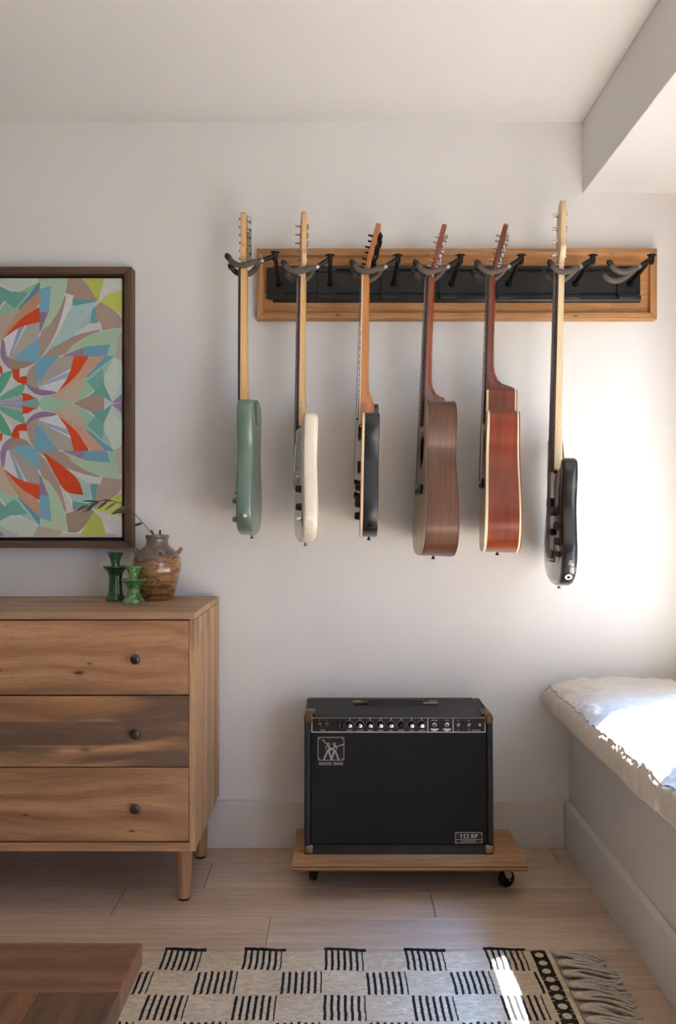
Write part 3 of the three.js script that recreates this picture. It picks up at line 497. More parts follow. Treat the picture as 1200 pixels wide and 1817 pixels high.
  for (let k = 0; k < 26; k++) {
    const z0 = ZA + 0.024 + k * 0.0455, sw = R(0.0, 0.035), list = [ball(0.0105, 0.562, 0.011, z0 - 1.2, 1.2, 0.8, 1)];
    for (let s = 0; s < 9; s++) {
      const o = (s - 4) / 4, len = R(0.085, 0.125), b = R(-0.012, 0.012), c = R(-0.012, 0.012), hh = 0.0055 + (s % 3) * 0.0038;
      list.push(tube([[0.556, 0.011, z0 + o * 0.004 - 1.2], [0.575, 0.011 + 0.003 * rnd(), z0 + o * 0.011 - 1.2], [0.6, hh + 0.004, z0 + o * 0.017 + sw * 0.35 + b * 0.6 - 1.2], [0.56 + len * 0.72, hh, z0 + o * 0.021 + sw * 0.7 + b - 1.2], [0.566 + len, 0.0045, z0 + o * 0.025 + sw + c - 1.2]], 0.0034, 16, 6));
    }
    part('tassel', list, cord, rug);
  }
}

// ------------------------------------------------------------------ guitar rack on the wall
const HOOKS = [-0.198, -0.025, 0.188, 0.384, 0.575, 0.8, 0.984], PIVOT_Y = 1.936, PIVOT_Z = 0.222;
{
  const x0 = -0.274, x1 = 1.0747, y0 = 1.791, y1 = 2.029, xc = (x0 + x1) / 2, yc = (y0 + y1) / 2;
  const r = thing('guitar_rack', 'long wooden wall board with a raised frame and a black slatted metal track', 'rack', [xc, yc, 0]);
  const o = (a, b, c, d, e, f, rr, gr) => span(a - xc, b - xc, c - yc, d - yc, e, f, rr, gr);
  part('backboard', o(x0 + 0.004, x1 - 0.004, y0 + 0.004, y1 - 0.004, 0.0005, 0.018, 0, 'x'), M.rack, r);
  const rail = (len) => { const w = 0.023, s = new THREE.Shape([[-len / 2, 0], [len / 2, 0], [len / 2 - w, -w], [-len / 2 + w, -w]].map((p) => new THREE.Vector2(...p))); const g = new THREE.ExtrudeGeometry(s, { depth: 0.033, bevelEnabled: true, bevelSize: 0.004, bevelOffset: -0.004, bevelThickness: 0.004, bevelSegments: 3 }).translate(0, 0, 0.0015); return toCreasedNormals(g, 0.5); };
  part('frame_rail', projUV(rail(x1 - x0), 'x', 0.1).translate(0, y1 - yc, 0), M.rackFrame, r);
  part('frame_rail', projUV(rail(x1 - x0), 'x', 0.6, 0.03).rotateZ(Math.PI).translate(0, y0 - yc, 0), M.rackFrame, r);
  part('frame_rail', projUV(rail(y1 - y0), 'x', 0.35).rotateZ(Math.PI / 2).translate(x0 - xc, 0, 0), M.rackFrame, r);
  part('frame_rail', projUV(rail(y1 - y0), 'x', 0.85).rotateZ(-Math.PI / 2).translate(x1 - xc, 0, 0), M.rackFrame, r);
  // slatted track: a lip above, a flat web, a lip below
  const t0 = -0.22, t1 = 1.022;
  const prof = new THREE.Shape([[0.018, 1.851], [0.030, 1.853], [0.034, 1.858], [0.034, 1.872], [0.029, 1.874], [0.024, 1.8735], [0.0235, 1.881], [0.027, 1.8825], [0.027, 1.952], [0.0225, 1.9545], [0.0225, 1.959], [0.033, 1.961], [0.031, 1.972], [0.018, 1.974]].map((p) => new THREE.Vector2(p[0], p[1] - yc)));
  const tg = new THREE.ExtrudeGeometry(prof, { depth: t1 - t0, bevelEnabled: false }).applyMatrix4(new THREE.Matrix4().set(0, 0, 1, t0 - xc, 0, 1, 0, 0, 1, 0, 0, 0, 0, 0, 0, 1));
  { const p = tg.attributes.position.array; for (let i = 0; i < p.length; i += 9) for (let c = 0; c < 3; c++) { const q = p[i + 3 + c]; p[i + 3 + c] = p[i + 6 + c]; p[i + 6 + c] = q; } tg.computeVertexNormals(); }
  part('slat_track', projUV(tg, 'x'), M.track, r);
}
const hookLabels = ['padded black yoke hanger around the neck of the sage green guitar', 'padded black yoke hanger around the neck of the cream guitar', 'padded black yoke hanger around the neck of the black cream-edged guitar', 'padded black yoke hanger around the neck of the brown acoustic guitar', 'padded black yoke hanger around the neck of the orange acoustic guitar', 'padded black yoke hanger around the neck of the black bass', 'empty padded black yoke hanger at the right end of the rack'];
HOOKS.forEach((hx, i) => {
  const h = thing('guitar_hanger', hookLabels[i], 'hanger', [hx, 1.915, 0.028], 'yoke hangers along the rack');
  const py = PIVOT_Y - 1.915 + (i ? 0 : 0.009), yd = i ? 0 : 0.011, pz = PIVOT_Z - 0.028;
  part('bracket', [box(0.062, 0.078, 0.006, -0.012, -0.003, 0.0035, 0.0015), box(0.062, 0.016, 0.014, -0.012, -0.05, 0.0135, 0.005), box(0.06, 0.014, 0.006, -0.012, 0.042, 0.0095, 0.002)], M.track, h);
  part('rod', [cyl(0.0075, 0.0065, [0, -0.004, 0.006], [0, py, pz], 14), cyl(0.012, 0.0085, [0, -0.004, 0.006], [0, -0.003, 0.016], 16)], M.hook, h);
  part('pivot', [cyl(0.0085, 0.0085, [0, py - 0.012, pz], [0, py + 0.008, pz], 16), cyl(0.0095, 0.011, [0, py + 0.008, pz], [0, py + 0.013, pz], 6), box(0.03, 0.005, 0.006, 0, py + 0.011, pz, 0.002), ball(0.006, 0, py - 0.014, pz)], M.hook, h);
  part('arm', [cyl(0.0072, 0.0072, [0, py, pz], [-0.042, py - 0.026 + yd, pz], 14)], M.hook, h);
  part('collar', cyl(0.0088, 0.0088, [-0.036, py - 0.0223 + yd * 0.86, pz], [-0.044, py - 0.0272 + yd, pz], 16), M.nickel, h);
  const by = py - 0.034 + yd, c = [];
  for (const [x, y, z] of [[-0.142, 0.008, 0.035], [-0.126, -0.01, 0.035], [-0.104, -0.0185, 0.0355], [-0.08, -0.014, 0.034], [-0.062, -0.004, 0.024], [-0.0545, 0, 0.0], [-0.062, -0.008, -0.024], [-0.08, -0.021, -0.034], [-0.104, -0.0255, -0.0355], [-0.126, -0.018, -0.035], [-0.142, -0.001, -0.035]]) c.push([x, by + y, pz + z]);
  part('yoke', [tube(c, 0.0088, 60, 12), cyl(0.0085, 0.0088, [-0.042, py - 0.026 + yd, pz], [-0.058, by, pz], 14)], M.foam, h);
  for (const s of [1, -1]) { const y = by + (s > 0 ? 0.008 : -0.001); part('tip_cap', [cyl(0.0093, 0.0093, [-0.138, y - 0.0045, pz + s * 0.035], [-0.1455, y + 0.004, pz + s * 0.035], 14), ball(0.0093, -0.1455, y + 0.004, pz + s * 0.035, 0.8, 0.9, 1)], M.foamTip, h); }
});

// ------------------------------------------------------------------ guitars (local: nut at the origin, neck up +y, face +z, treble side +x)
function outline(pts, sharp = []) {
  const v = pts.map((p) => new THREE.Vector3(p[0] / 1000, p[1] / 1000, 0)), n = v.length, out = [];
  const c = new THREE.CatmullRomCurve3(v, true, 'centripetal');
  if (!sharp.length) return c.getPoints(150).slice(0, -1).map((p) => new THREE.Vector2(p.x, p.y));
  const cuts = [...sharp].sort((a, b) => a - b);
  for (let k = 0; k < cuts.length; k++) {
    const a = cuts[k], b = cuts[(k + 1) % cuts.length] + (k === cuts.length - 1 ? n : 0), seg = [];
    for (let i = a; i <= b; i++) seg.push(v[i % n]);
    const q = seg.length > 2 ? new THREE.CatmullRomCurve3(seg, false, 'centripetal').getPoints((seg.length - 1) * 7) : seg;
    q.slice(0, -1).forEach((p) => out.push(new THREE.Vector2(p.x, p.y)));
  }
  return out;
}
function slab(pts, z0, z1, r = 0, off = 0, taper, hole) {
  const s = new THREE.Shape(pts), d = z1 - z0;
  if (hole) s.holes.push(new THREE.Path(hole));
  const g = new THREE.ExtrudeGeometry(s, r > 0 ? { depth: d - 2 * r, bevelEnabled: true, bevelSize: r, bevelThickness: r, bevelOffset: -r + off, bevelSegments: 6 } : off ? { depth: d - 0.0004, bevelEnabled: true, bevelSize: off, bevelThickness: 0.0002, bevelOffset: 0, bevelSegments: 1 } : { depth: d, bevelEnabled: false });
  g.translate(0, 0, z0 + (r > 0 ? r : off ? 0.0002 : 0));
  if (taper) { const p = g.attributes.position; for (let i = 0; i < p.count; i++) p.setZ(i, p.getZ(i) * taper(p.getY(i))); }
  return toCreasedNormals(g, 0.6);
}
function neckGeo(sec) {      // sections [y, width, thickness, roundness, zTop]
  const m = 16, p = [], ix = [];
  for (const [y, w, t, k = 1, z = 0] of sec) for (let j = 0; j <= m; j++) { const a = j / m * Math.PI; p.push(Math.cos(a) * w / 2 * (Math.abs(Math.cos(a)) > 0.98 ? 1 : 1), y, z - Math.pow(Math.sin(a), 0.75 * k) * t); }
  const L = m + 1;
  for (let i = 0; i + 1 < sec.length; i++) { for (let j = 0; j < m; j++) { const a = i * L + j, b = a + L; ix.push(a, a + 1, b, a + 1, b + 1, b); } ix.push(i * L, (i + 1) * L, i * L + m, i * L + m, (i + 1) * L, (i + 1) * L + m); }
  for (let j = 1; j < m; j++) { ix.push(0, j + 1, j); const o = (sec.length - 1) * L; ix.push(o, o + j, o + j + 1); }
  const g = new THREE.BufferGeometry(); g.setAttribute('position', new THREE.Float32BufferAttribute(p, 3)); g.setIndex(ix);
  // either winding: make the faces point outwards
  g.computeVertexNormals();
  let s = 0; const n = g.attributes.normal; for (let i = 0; i < sec.length; i++) s += n.getZ(i * L + m / 2);
  if (s > 0) { const q = g.index.array; for (let i = 0; i < q.length; i += 3) { const t = q[i]; q[i] = q[i + 1]; q[i + 1] = t; } }
  const f = toCreasedNormals(g.toNonIndexed(), 0.7);
  return projUV(f, 'y');
}
function board(y0, y1, w0, w1, z0, z1) {     // tapered strip
  const s = new THREE.Shape([[-w0 / 2, y0], [w0 / 2, y0], [w1 / 2, y1], [-w1 / 2, y1]].map((p) => new THREE.Vector2(...p)));
  return projUV(new THREE.ExtrudeGeometry(s, { depth: z1 - z0, bevelEnabled: false }).translate(0, 0, z0), 'y');
}
function fretGeo(scaleLen, n, w0, w1, yEnd, z) {
  const l = []; for (let k = 1; k <= n; k++) { const y = -scaleLen * (1 - Math.pow(2, -k / 12)); if (y < yEnd) break; const w = mix(w0, w1, y / yEnd) + 0.001; l.push(new THREE.BoxGeometry(w, 0.0022, 0.0016).translate(0, y, z)); }
  return merge(l);
}
function knobGeo(x, y, z, r = 0.0095, h = 0.016) { return lathe([[0, 0], [r * 1.08, 0], [r, h * 0.3], [r * 0.88, h * 0.9], [r * 0.7, h], [0, h]], 18).rotateX(Math.PI / 2).translate(x, y, z); }
function tuner(x, y, side, o) {       // side: -1 bass, +1 treble, button sticks out that way
  const { zf, zb, r = 0.003, post = 0.011, size = 1, reach = 0.02 } = o;
  return [cyl(r, r * 0.85, [x, y, zf - 0.001], [x, y, zf + post], 10), cyl(r * 1.6, r * 1.4, [x, y, zf - 0.0005], [x, y, zf + 0.0025], 12),
    cyl(r * 1.2, r * 1.2, [x, y, zf + post], [x, y, zf + post + 0.002], 10),
    box(0.0125 * size, 0.017 * size, 0.0125 * size, x, y, zb - 0.006 * size, 0.0025), cyl(0.0024 * size, 0.0024 * size, [x, y, zb - 0.006 * size], [x + side * reach, y, zb - 0.006 * size], 8),
    ball(0.0085 * size, x + side * (reach + 0.006 * size), y, zb - 0.006 * size, 0.95, 0.8, 0.5)];
}
function endPin(y, z, name = 'strap_button') { return [lathe([[0, 0], [0.0052, 0], [0.0036, 0.003], [0.0034, 0.007], [0.0062, 0.0095], [0.006, 0.012], [0, 0.0125]], 16).rotateX(Math.PI).translate(0, y, z)]; }
function hang(name, label, x, y, z, rot, lean) { const g = thing(name, label, 'guitar', [x, y, z]); g.rotation.order = 'YXZ'; g.rotation.set(lean * DEG, (-90 + rot) * DEG, 0); return g; }
function strings(g, n, w0, w1, yTop, zTop, yBr, zBr, rad = 0.00055) { for (let i = 0; i < n; i++) { const t = n === 1 ? 0 : i / (n - 1) - 0.5, r = rad * (1.5 - t); part('string', cyl(r, r, [t * w0, yTop, zTop], [t * w1, yBr, zBr], 5), M.string, g); } }
const FENDER_HEAD = [[-21, 0], [-22, -4], [22, -4], [21, 2], [24, 14], [38, 30], [46, 45], [44, 58], [32, 66], [28, 72], [30, 90], [34, 130], [33, 160], [20, 174], [-4, 174], [-26, 160], [-38, 130], [-40, 100], [-36, 60], [-28, 20]];

// --- sage green solid body
{
  const g = hang('electric_guitar', 'sage green electric guitar with a maple neck, leftmost on the rack', -0.303, 1.909, 0.218, 0, -0.2);
  const body = outline([[28, -500], [42, -492], [66, -462], [92, -438], [118, -431], [140, -445], [149, -480], [141, -530], [130, -572], [137, -622], [156, -680], [165, -732], [157, -787], [124, -822], [70, -836], [0, -840], [-70, -836], [-124, -820], [-157, -785], [-164, -735], [-152, -680], [-131, -622], [-126, -572], [-140, -512], [-146, -462], [-126, -426], [-80, -413], [-32, -414], [-28, -440]]);
  part('body', projUV(slab(body, -0.051, -0.005, 0.007), 'y'), M.sage, g);
  part('neck', neckGeo([[0.002, 0.043, 0.016], [-0.02, 0.043, 0.02], [-0.2, 0.049, 0.021], [-0.38, 0.054, 0.023], [-0.42, 0.056, 0.026, 0.5], [-0.49, 0.057, 0.026, 0.4]]), M.maple, g);
  part('fretboard', board(-0.49, 0, 0.057, 0.043, 0, 0.0058), M.rosewood, g);
  const f = part('frets', fretGeo(0.648, 22, 0.043, 0.057, -0.487, 0.0064), M.nickel, g); f.userData.kind = 'stuff';
  const head = outline(FENDER_HEAD.map(([x, y]) => [x * 0.82, y * 0.965]));
  part('headstock', projUV(slab(head, -0.0155, 0.0005, 0.002), 'y'), M.maple, g);
  part('nut', box(0.043, 0.004, 0.009, 0, 0.001, 0.003, 0.0008), M.bone, g);
  for (let k = 0; k < 6; k++) part('tuning_machine', tuner(-0.019 + 0.002 * k * 0.8, 0.034 + k * 0.0245, -1, { zf: 0.0005, zb: -0.0155, size: 1.1, post: 0.008, reach: 0.022 }), k > 3 ? M.chrome : M.nickel, g);
  strings(g, 6, 0.035, 0.05, 0.0, 0.0085, -0.64, 0.007);
  part('neck_plate', box(0.05, 0.062, 0.002, 0, -0.46, -0.0518, 0.0008), M.nickel, g);
  for (const y of [-0.54, -0.62]) part('pickup', box(0.07, 0.018, 0.008, 0, y, -0.002, 0.003), M.blackPlastic, g);
  part('bridge', box(0.07, 0.03, 0.008, 0, -0.655, -0.001, 0.002), M.chrome, g);
  for (const [x, y] of [[0.128, -0.735], [0.13, -0.79]]) part('control_knob', knobGeo(x, y, -0.005, 0.0085, 0.0135), M.sage, g);
  part('pickup_switch', cyl(0.0025, 0.002, [0.125, -0.71, -0.005], [0.127, -0.712, 0.003], 8), M.blackPlastic, g);
  // output jack set in the lower edge
  const jx = 0.1585, jy = -0.783, n = new THREE.Vector3(0.9, -0.42, 0).normalize();
  const jack = lathe([[0, -0.004], [0.004, -0.004], [0.004, 0.0035], [0.0056, 0.0035], [0.006, 0.0005], [0.0108, 0.0015], [0.0125, 0], [0.0128, -0.006]], 28).applyQuaternion(new THREE.Quaternion().setFromUnitVectors(new THREE.Vector3(0, 1, 0), n)).translate(jx + 0.0015, jy, -0.027);
  part('output_jack', jack, M.chrome, g);
  part('strap_button', endPin(-0.839, -0.036), M.nickel, g);
  part('string_ferrules', [box(0.004, 0.012, 0.001, 0.006, -0.7, -0.0512, 0.0003), box(0.004, 0.012, 0.001, -0.006, -0.7, -0.0512, 0.0003)], M.nickel, g);
}
// --- cream double-cut
{
  const g = hang('electric_guitar', 'cream white electric guitar with a maple neck, second from the left', -0.119, 1.878, 0.218, 8, -0.9);
  const body = outline([[30, -505], [40, -500], [62, -478], [84, -446], [104, -436], [124, -448], [130, -485], [122, -545], [124, -590], [142, -650], [160, -715], [158, -765], [135, -805], [85, -826], [20, -832], [-50, -830], [-110, -815], [-148, -775], [-158, -725], [-148, -665], [-128, -605], [-124, -550], [-140, -500], [-150, -450], [-146, -405], [-128, -386], [-104, -396], [-74, -440], [-46, -466], [-30, -470]]);
  part('body', projUV(slab(body, -0.051, -0.006, 0.0125), 'y'), M.cream, g);
  part('neck', neckGeo([[0.002, 0.043, 0.016], [-0.02, 0.043, 0.02], [-0.2, 0.049, 0.021], [-0.36, 0.054, 0.023], [-0.41, 0.055, 0.026, 0.5], [-0.47, 0.056, 0.026, 0.4]]), M.maple, g);
  part('fretboard', board(-0.477, 0, 0.057, 0.043, 0, 0.0055), M.rosewood, g);
  const f = part('frets', fretGeo(0.648, 22, 0.043, 0.057, -0.475, 0.006), M.nickel, g); f.userData.kind = 'stuff';
  part('headstock', projUV(slab(outline(FENDER_HEAD.map(([x, y]) => [x * 0.9, y * 1.16])), -0.0155, 0.0, 0.002), 'y'), M.maple, g);
  part('nut', box(0.043, 0.004, 0.009, 0, 0.001, 0.003, 0.0008), M.bone, g);
  for (let k = 0; k < 6; k++) part('tuning_machine', tuner(-0.02 + 0.0015 * k, 0.034 + k * 0.0262, -1, { zf: 0, zb: -0.0155, size: 0.85, post: 0.014 }), M.nickel, g);
  strings(g, 6, 0.035, 0.052, 0.0, 0.0082, -0.65, 0.008);
  const guard = outline([[28, -478], [52, -490], [86, -470], [104, -500], [100, -560], [112, -640], [128, -720], [108, -758], [60, -720], [40, -660], [-40, -660], [-60, -600], [-100, -560], [-118, -500], [-80, -470], [-28, -480]]);
  part('pickguard', projUV(slab(guard, -0.006, -0.0038, 0.0006), 'y'), M.whiteGuard, g);
  for (const y of [-0.512, -0.562, -0.615]) part('pickup', box(0.08, 0.017, 0.009, 0, y, -0.001, 0.004), M.whiteGuard, g);
  part('bridge', [box(0.086, 0.04, 0.005, 0, -0.657, -0.002, 0.001), ...[-2.5, -1.5, -0.5, 0.5, 1.5, 2.5].map((k) => box(0.0085, 0.024, 0.008, k * 0.0105, -0.655, 0.003, 0.002))], M.chrome, g);
  for (const [x, y] of [[0.098, -0.668], [0.112, -0.722]]) part('control_knob', [knobGeo(x, y, -0.004, 0.0112, 0.0165)], M.blackPlastic, g);
  part('switch', [cyl(0.002, 0.002, [0.09, -0.628, -0.004], [0.092, -0.63, 0.008], 8), ball(0.004, 0.092, -0.63, 0.009)], M.whiteGuard, g);
  part('output_jack', [lathe([[0, 0.003], [0.006, 0.003], [0.012, 0.0015], [0.0155, 0]], 22).scale(1, 1, 1.7).rotateX(Math.PI / 2).translate(0.122, -0.762, -0.006), cyl(0.0055, 0.0055, [0.122, -0.755, -0.004], [0.122, -0.757, 0.009], 14), cyl(0.0085, 0.0085, [0.122, -0.755, 0.001], [0.122, -0.756, 0.0035], 6)], M.chrome, g);
  part('tremolo_arm', tube([[0.042, -0.65, 0.001], [0.05, -0.64, 0.012], [0.06, -0.6, 0.014], [0.07, -0.53, 0.012]], 0.0022, 20, 8), M.chrome, g);
  part('strap_button', endPin(-0.831, -0.03), M.nickel, g);
}
// --- black single-cut with cream edge
{
  const g = hang('electric_guitar', 'black single-cut electric guitar with cream edging and black hardware, third from the left', 0.08, 1.886, 0.218, -1.2, -1.2);
  const body = outline([[32, -505], [44, -498], [58, -475], [82, -452], [108, -446], [130, -458], [138, -492], [128, -545], [125, -585], [140, -640], [162, -700], [166, -745], [150, -790], [105, -815], [40, -821], [-40, -821], [-105, -815], [-150, -790], [-166, -745], [-160, -695], [-138, -635], [-126, -580], [-132, -525], [-142, -470], [-132, -425], [-100, -400], [-60, -396], [-32, -408], [-30, -440]]);
  part('body', projUV(slab(body, -0.057, -0.0125, 0.003), 'y'), M.blackSatin, g);
  part('binding', slab(body, -0.0125, -0.006, 0, 0.0006), M.binding, g);
  part('top', projUV(slab(body, -0.006, -0.0035, 0.001), 'y'), M.flameTop, g);
  part('neck', neckGeo([[0.002, 0.043, 0.017], [-0.02, 0.043, 0.02], [-0.2, 0.05, 0.022], [-0.33, 0.053, 0.023], [-0.365, 0.054, 0.026], [-0.39, 0.055, 0.035], [-0.402, 0.056, 0.041, 0.7], [-0.44, 0.056, 0.043, 0.5], [-0.47, 0.056, 0.043, 0.5]]), M.amberNeck, g);
  part('fretboard', board(-0.475, 0, 0.055, 0.042, 0, 0.006), M.rosewood, g);
  part('fretboard_binding', [board(-0.475, 0, 0.0565, 0.0435, 0.0005, 0.0052)], M.binding, g);
  const f = part('frets', fretGeo(0.628, 22, 0.0425, 0.056, -0.472, 0.0066), M.blackMetal, g); f.userData.kind = 'stuff';
  const tilt = (q) => q.map((p) => p.rotateX(-13.5 * DEG));
  const head = outline([[-21, -3], [21, -3], [26, 20], [36, 45], [39, 90], [40, 140], [30, 158], [12, 155], [0, 162], [-12, 155], [-30, 158], [-40, 140], [-39, 90], [-36, 45], [-26, 20]]);
  part('headstock', tilt([projUV(slab(head, -0.0155, 0.0, 0.0015), 'y')]), M.amberNeck, g);
  for (const s of [1, -1]) for (let k = 0; k < 3; k++) part('tuning_machine', tilt(tuner(s * 0.027, 0.042 + k * 0.037, s, { zf: 0, zb: -0.0155, size: 1.15, post: 0.013, reach: 0.021, r: 0.0034 })), M.blackMetal, g);
  part('nut', box(0.043, 0.005, 0.009, 0, 0.001, 0.003, 0.0008), M.bone, g);
  strings(g, 6, 0.035, 0.052, 0.0, 0.0088, -0.655, 0.0165, 0.0006);
  for (const y of [-0.5, -0.605]) part('pickup', [box(0.086, 0.036, 0.012, 0, y, 0.0005, 0.003)], M.blackPlastic, g);
  part('bridge', [box(0.09, 0.014, 0.009, 0, -0.652, 0.0105, 0.003), cyl(0.004, 0.004, [0.037, -0.652, -0.004], [0.037, -0.652, 0.009], 10), cyl(0.004, 0.004, [-0.037, -0.652, -0.004], [-0.037, -0.652, 0.009], 10)], M.blackMetal, g);
  part('tailpiece', [box(0.1, 0.018, 0.011, 0, -0.692, 0.0105, 0.004), cyl(0.0055, 0.0055, [0.042, -0.692, -0.004], [0.042, -0.692, 0.008], 10), cyl(0.0055, 0.0055, [-0.042, -0.692, -0.004], [-0.042, -0.692, 0.008], 10)], M.blackMetal, g);
  for (const [x, y] of [[0.105, -0.67], [0.088, -0.707], [0.132, -0.72], [0.118, -0.757]]) part('control_knob', knobGeo(x, y, -0.0035, 0.0118, 0.0155), M.blackPlastic, g);
  part('pickup_switch', [cyl(0.0022, 0.002, [-0.095, -0.44, -0.004], [-0.095, -0.442, 0.009], 8), ball(0.004, -0.095, -0.442, 0.0105)], M.blackPlastic, g);
  const n = new THREE.Vector3(0.78, -0.62, 0).normalize();
  part('output_jack', lathe([[0.0038, 0.0035], [0.0052, 0.0035], [0.0056, 0.001], [0.0088, 0.0005], [0.009, -0.005], [0.0038, -0.005]], 22).applyQuaternion(new THREE.Quaternion().setFromUnitVectors(new THREE.Vector3(0, 1, 0), n)).translate(0.157, -0.781, -0.034), M.blackMetal, g);
  part('strap_button', endPin(-0.8205, -0.034), M.blackMetal, g);
}
// --- brown acoustic
function acoustic(name, label, x, y, z, rot, lean, o) {
  const g = hang(name, label, x, y, z, rot, lean), tp = (yy) => mix(o.d0, o.d1, sstep(o.top, o.bottom, yy)) / 0.1;
  const my = (o.top + o.bottom) / 2, inner = o.body.map((p) => new THREE.Vector2(p.x * 0.975, my + (p.y - my) * 0.988)).reverse();
  const round = Array.from({ length: 44 }, (_, i) => new THREE.Vector2(0.05 * Math.cos(-i / 44 * 2 * Math.PI), o.hole + 0.05 * Math.sin(-i / 44 * 2 * Math.PI)));
  part('soundboard', projUV(slab(o.body, -0.0031, 0, 0, 0, tp, round), 'y'), o.topM, g);
  part('binding', slab(o.body, -0.0032 - o.bind, -0.0007, 0, 0.0004, tp, inner), o.bindM, g);
  part('side', projUV(slab(o.body, -0.0968 + o.bind, -0.0032 - o.bind, 0, 0, tp, inner), 'y'), o.sideM, g);
  part('binding', slab(o.body, -0.0968, -0.0968 + o.bind, 0, 0.0004, tp, inner), o.bindM, g);
  part('back', projUV(slab(o.body, -0.1, -0.0968, 0.0012, 0, tp), 'y'), o.sideM, g);
  part('neck', neckGeo(o.neck), o.neckM, g);
  part('fretboard', board(o.fbEnd, 0, 0.057, 0.0435, 0.0002, 0.0062), M.rosewood, g);
  const f = part('frets', fretGeo(0.645, 20, 0.0435, 0.057, o.fbEnd + 0.003, 0.0068), M.nickel, g); f.userData.kind = 'stuff';
  const tilt = (q) => q.map((p) => p.rotateX(-o.headTilt * DEG));
  part('headstock', tilt([projUV(slab(o.head, -0.0145, 0.0, 0.0012), 'y')]), o.neckM, g);
  for (const s of [1, -1]) for (let k = 0; k < 3; k++) part('tuning_machine', tilt(tuner(s * 0.025, 0.042 + k * 0.039, s, { zf: 0, zb: -0.0145, size: 1, post: 0.011, reach: 0.021 })), o.tunerM, g);
  part('nut', box(0.0435, 0.005, 0.01, 0, 0.001, 0.0035, 0.0008), M.bone, g);
  strings(g, 6, 0.036, 0.055, 0, 0.0092, o.bridge + 0.004, 0.0118, 0.0006);
  part('rosette', new THREE.TorusGeometry(0.056, 0.003, 4, 48).scale(1, 1, 0.25).translate(0, o.hole, 0.0004), M.darkBinding, g);
  part('bridge', [box(0.155, 0.03, 0.008, 0, o.bridge - 0.008, 0.004, 0.003), ...[-2.5, -1.5, -0.5, 0.5, 1.5, 2.5].map((k) => ball(0.0036, k * 0.0108, o.bridge - 0.013, 0.0095))], o.bridgeM ?? M.rosewood, g);
  part('saddle', box(0.075, 0.003, 0.006, 0, o.bridge + 0.001, 0.0095, 0.001), M.bone, g);
  if (o.guard) part('pickguard', projUV(slab(outline(o.guard), 0.0001, 0.0012, 0), 'y'), M.blackPlastic, g);
  part('end_pin', endPin(o.bottom + 0.001, -0.05), M.blackMetal, g);
  return g;
}
{
  const side = [[30, -393], [70, -396], [110, -408], [138, -432], [148, -470], [142, -515], [134, -552], [138, -592], [158, -640], [182, -690], [196, -742], [194, -790], [172, -832], [125, -860], [60, -870], [0, -872]];
  const body = outline([...side, ...side.slice(0, -1).reverse().map(([a, b]) => [-a, b])]);
  const head = outline([[-22, -2], [22, -2], [28, 25], [34, 60], [34, 155], [30, 162], [-30, 162], [-34, 155], [-34, 60], [-28, 25]]);
  const g = acoustic('acoustic_guitar', 'brown acoustic guitar with rounded shoulders and no cutaway, fourth from the left', 0.284, 1.878, 0.222, 0.3, -2.3, {
    body, d0: 0.086, d1: 0.1, top: -0.4, bottom: -0.872, bind: 0.0022, bindM: M.darkBinding, sideM: M.walnut, topM: M.spruce, neckM: M.mahoganyNeck, head, headTilt: 12, tunerM: M.chrome, fbEnd: -0.468, hole: -0.545, bridge: -0.66, bridgeM: M.blackPlastic,
    neck: [[0.004, 0.043, 0.016], [-0.02, 0.044, 0.02], [-0.2, 0.049, 0.021], [-0.32, 0.053, 0.023], [-0.345, 0.053, 0.027], [-0.362, 0.052, 0.036], [-0.372, 0.05, 0.05, 1], [-0.378, 0.047, 0.066, 1.1], [-0.393, 0.044, 0.068, 1.1], [-0.4, 0.044, 0.068, 1.1]],
  });
  part('heel_strap_button', ball(0.0045, 0.018, -0.376, -0.035), M.nickel, g);
}
{
  const bass = [[-30, -362], [-70, -366], [-110, -382], [-138, -412], [-147, -455], [-140, -505], [-134, -545], [-140, -590], [-160, -640], [-184, -695], [-196, -745], [-190, -795], [-165, -832], [-115, -855], [-55, -862], [0, -863]];
  const treble = [[0, -863], [55, -862], [115, -855], [165, -832], [190, -795], [196, -745], [184, -695], [160, -640], [141, -590], [136, -545], [141, -505], [143, -470], [139, -446], [130, -439], [90, -438], [62, -436], [47, -426], [42, -402], [40, -372], [36, -362]];
  const body = outline([...bass, ...treble.slice(1)]);
  const head = outline([[-22, -2], [22, -2], [28, 25], [37, 60], [33, 110], [37, 152], [24, 161], [0, 166], [-24, 161], [-37, 152], [-33, 110], [-37, 60], [-28, 25]]);
  acoustic('acoustic_guitar', 'orange-brown cutaway acoustic guitar with cream edging, second from the right', 0.475, 1.881, 0.222, -7.6, -1.7, {
    body, d0: 0.094, d1: 0.108, top: -0.36, bottom: -0.863, bind: 0.0048, bindM: M.binding, sideM: M.sunburst, topM: M.spruce, neckM: M.redNeck, head, headTilt: 14, tunerM: M.chrome, fbEnd: -0.462, hole: -0.54, bridge: -0.645, bridgeM: M.blackPlastic,
    neck: [[0.004, 0.043, 0.016], [-0.02, 0.044, 0.02], [-0.2, 0.049, 0.021], [-0.28, 0.053, 0.023], [-0.305, 0.053, 0.027], [-0.325, 0.052, 0.036], [-0.338, 0.05, 0.05, 1], [-0.346, 0.048, 0.076, 1.1], [-0.351, 0.046, 0.088, 1.1], [-0.365, 0.045, 0.088, 1.1]],
  });
}
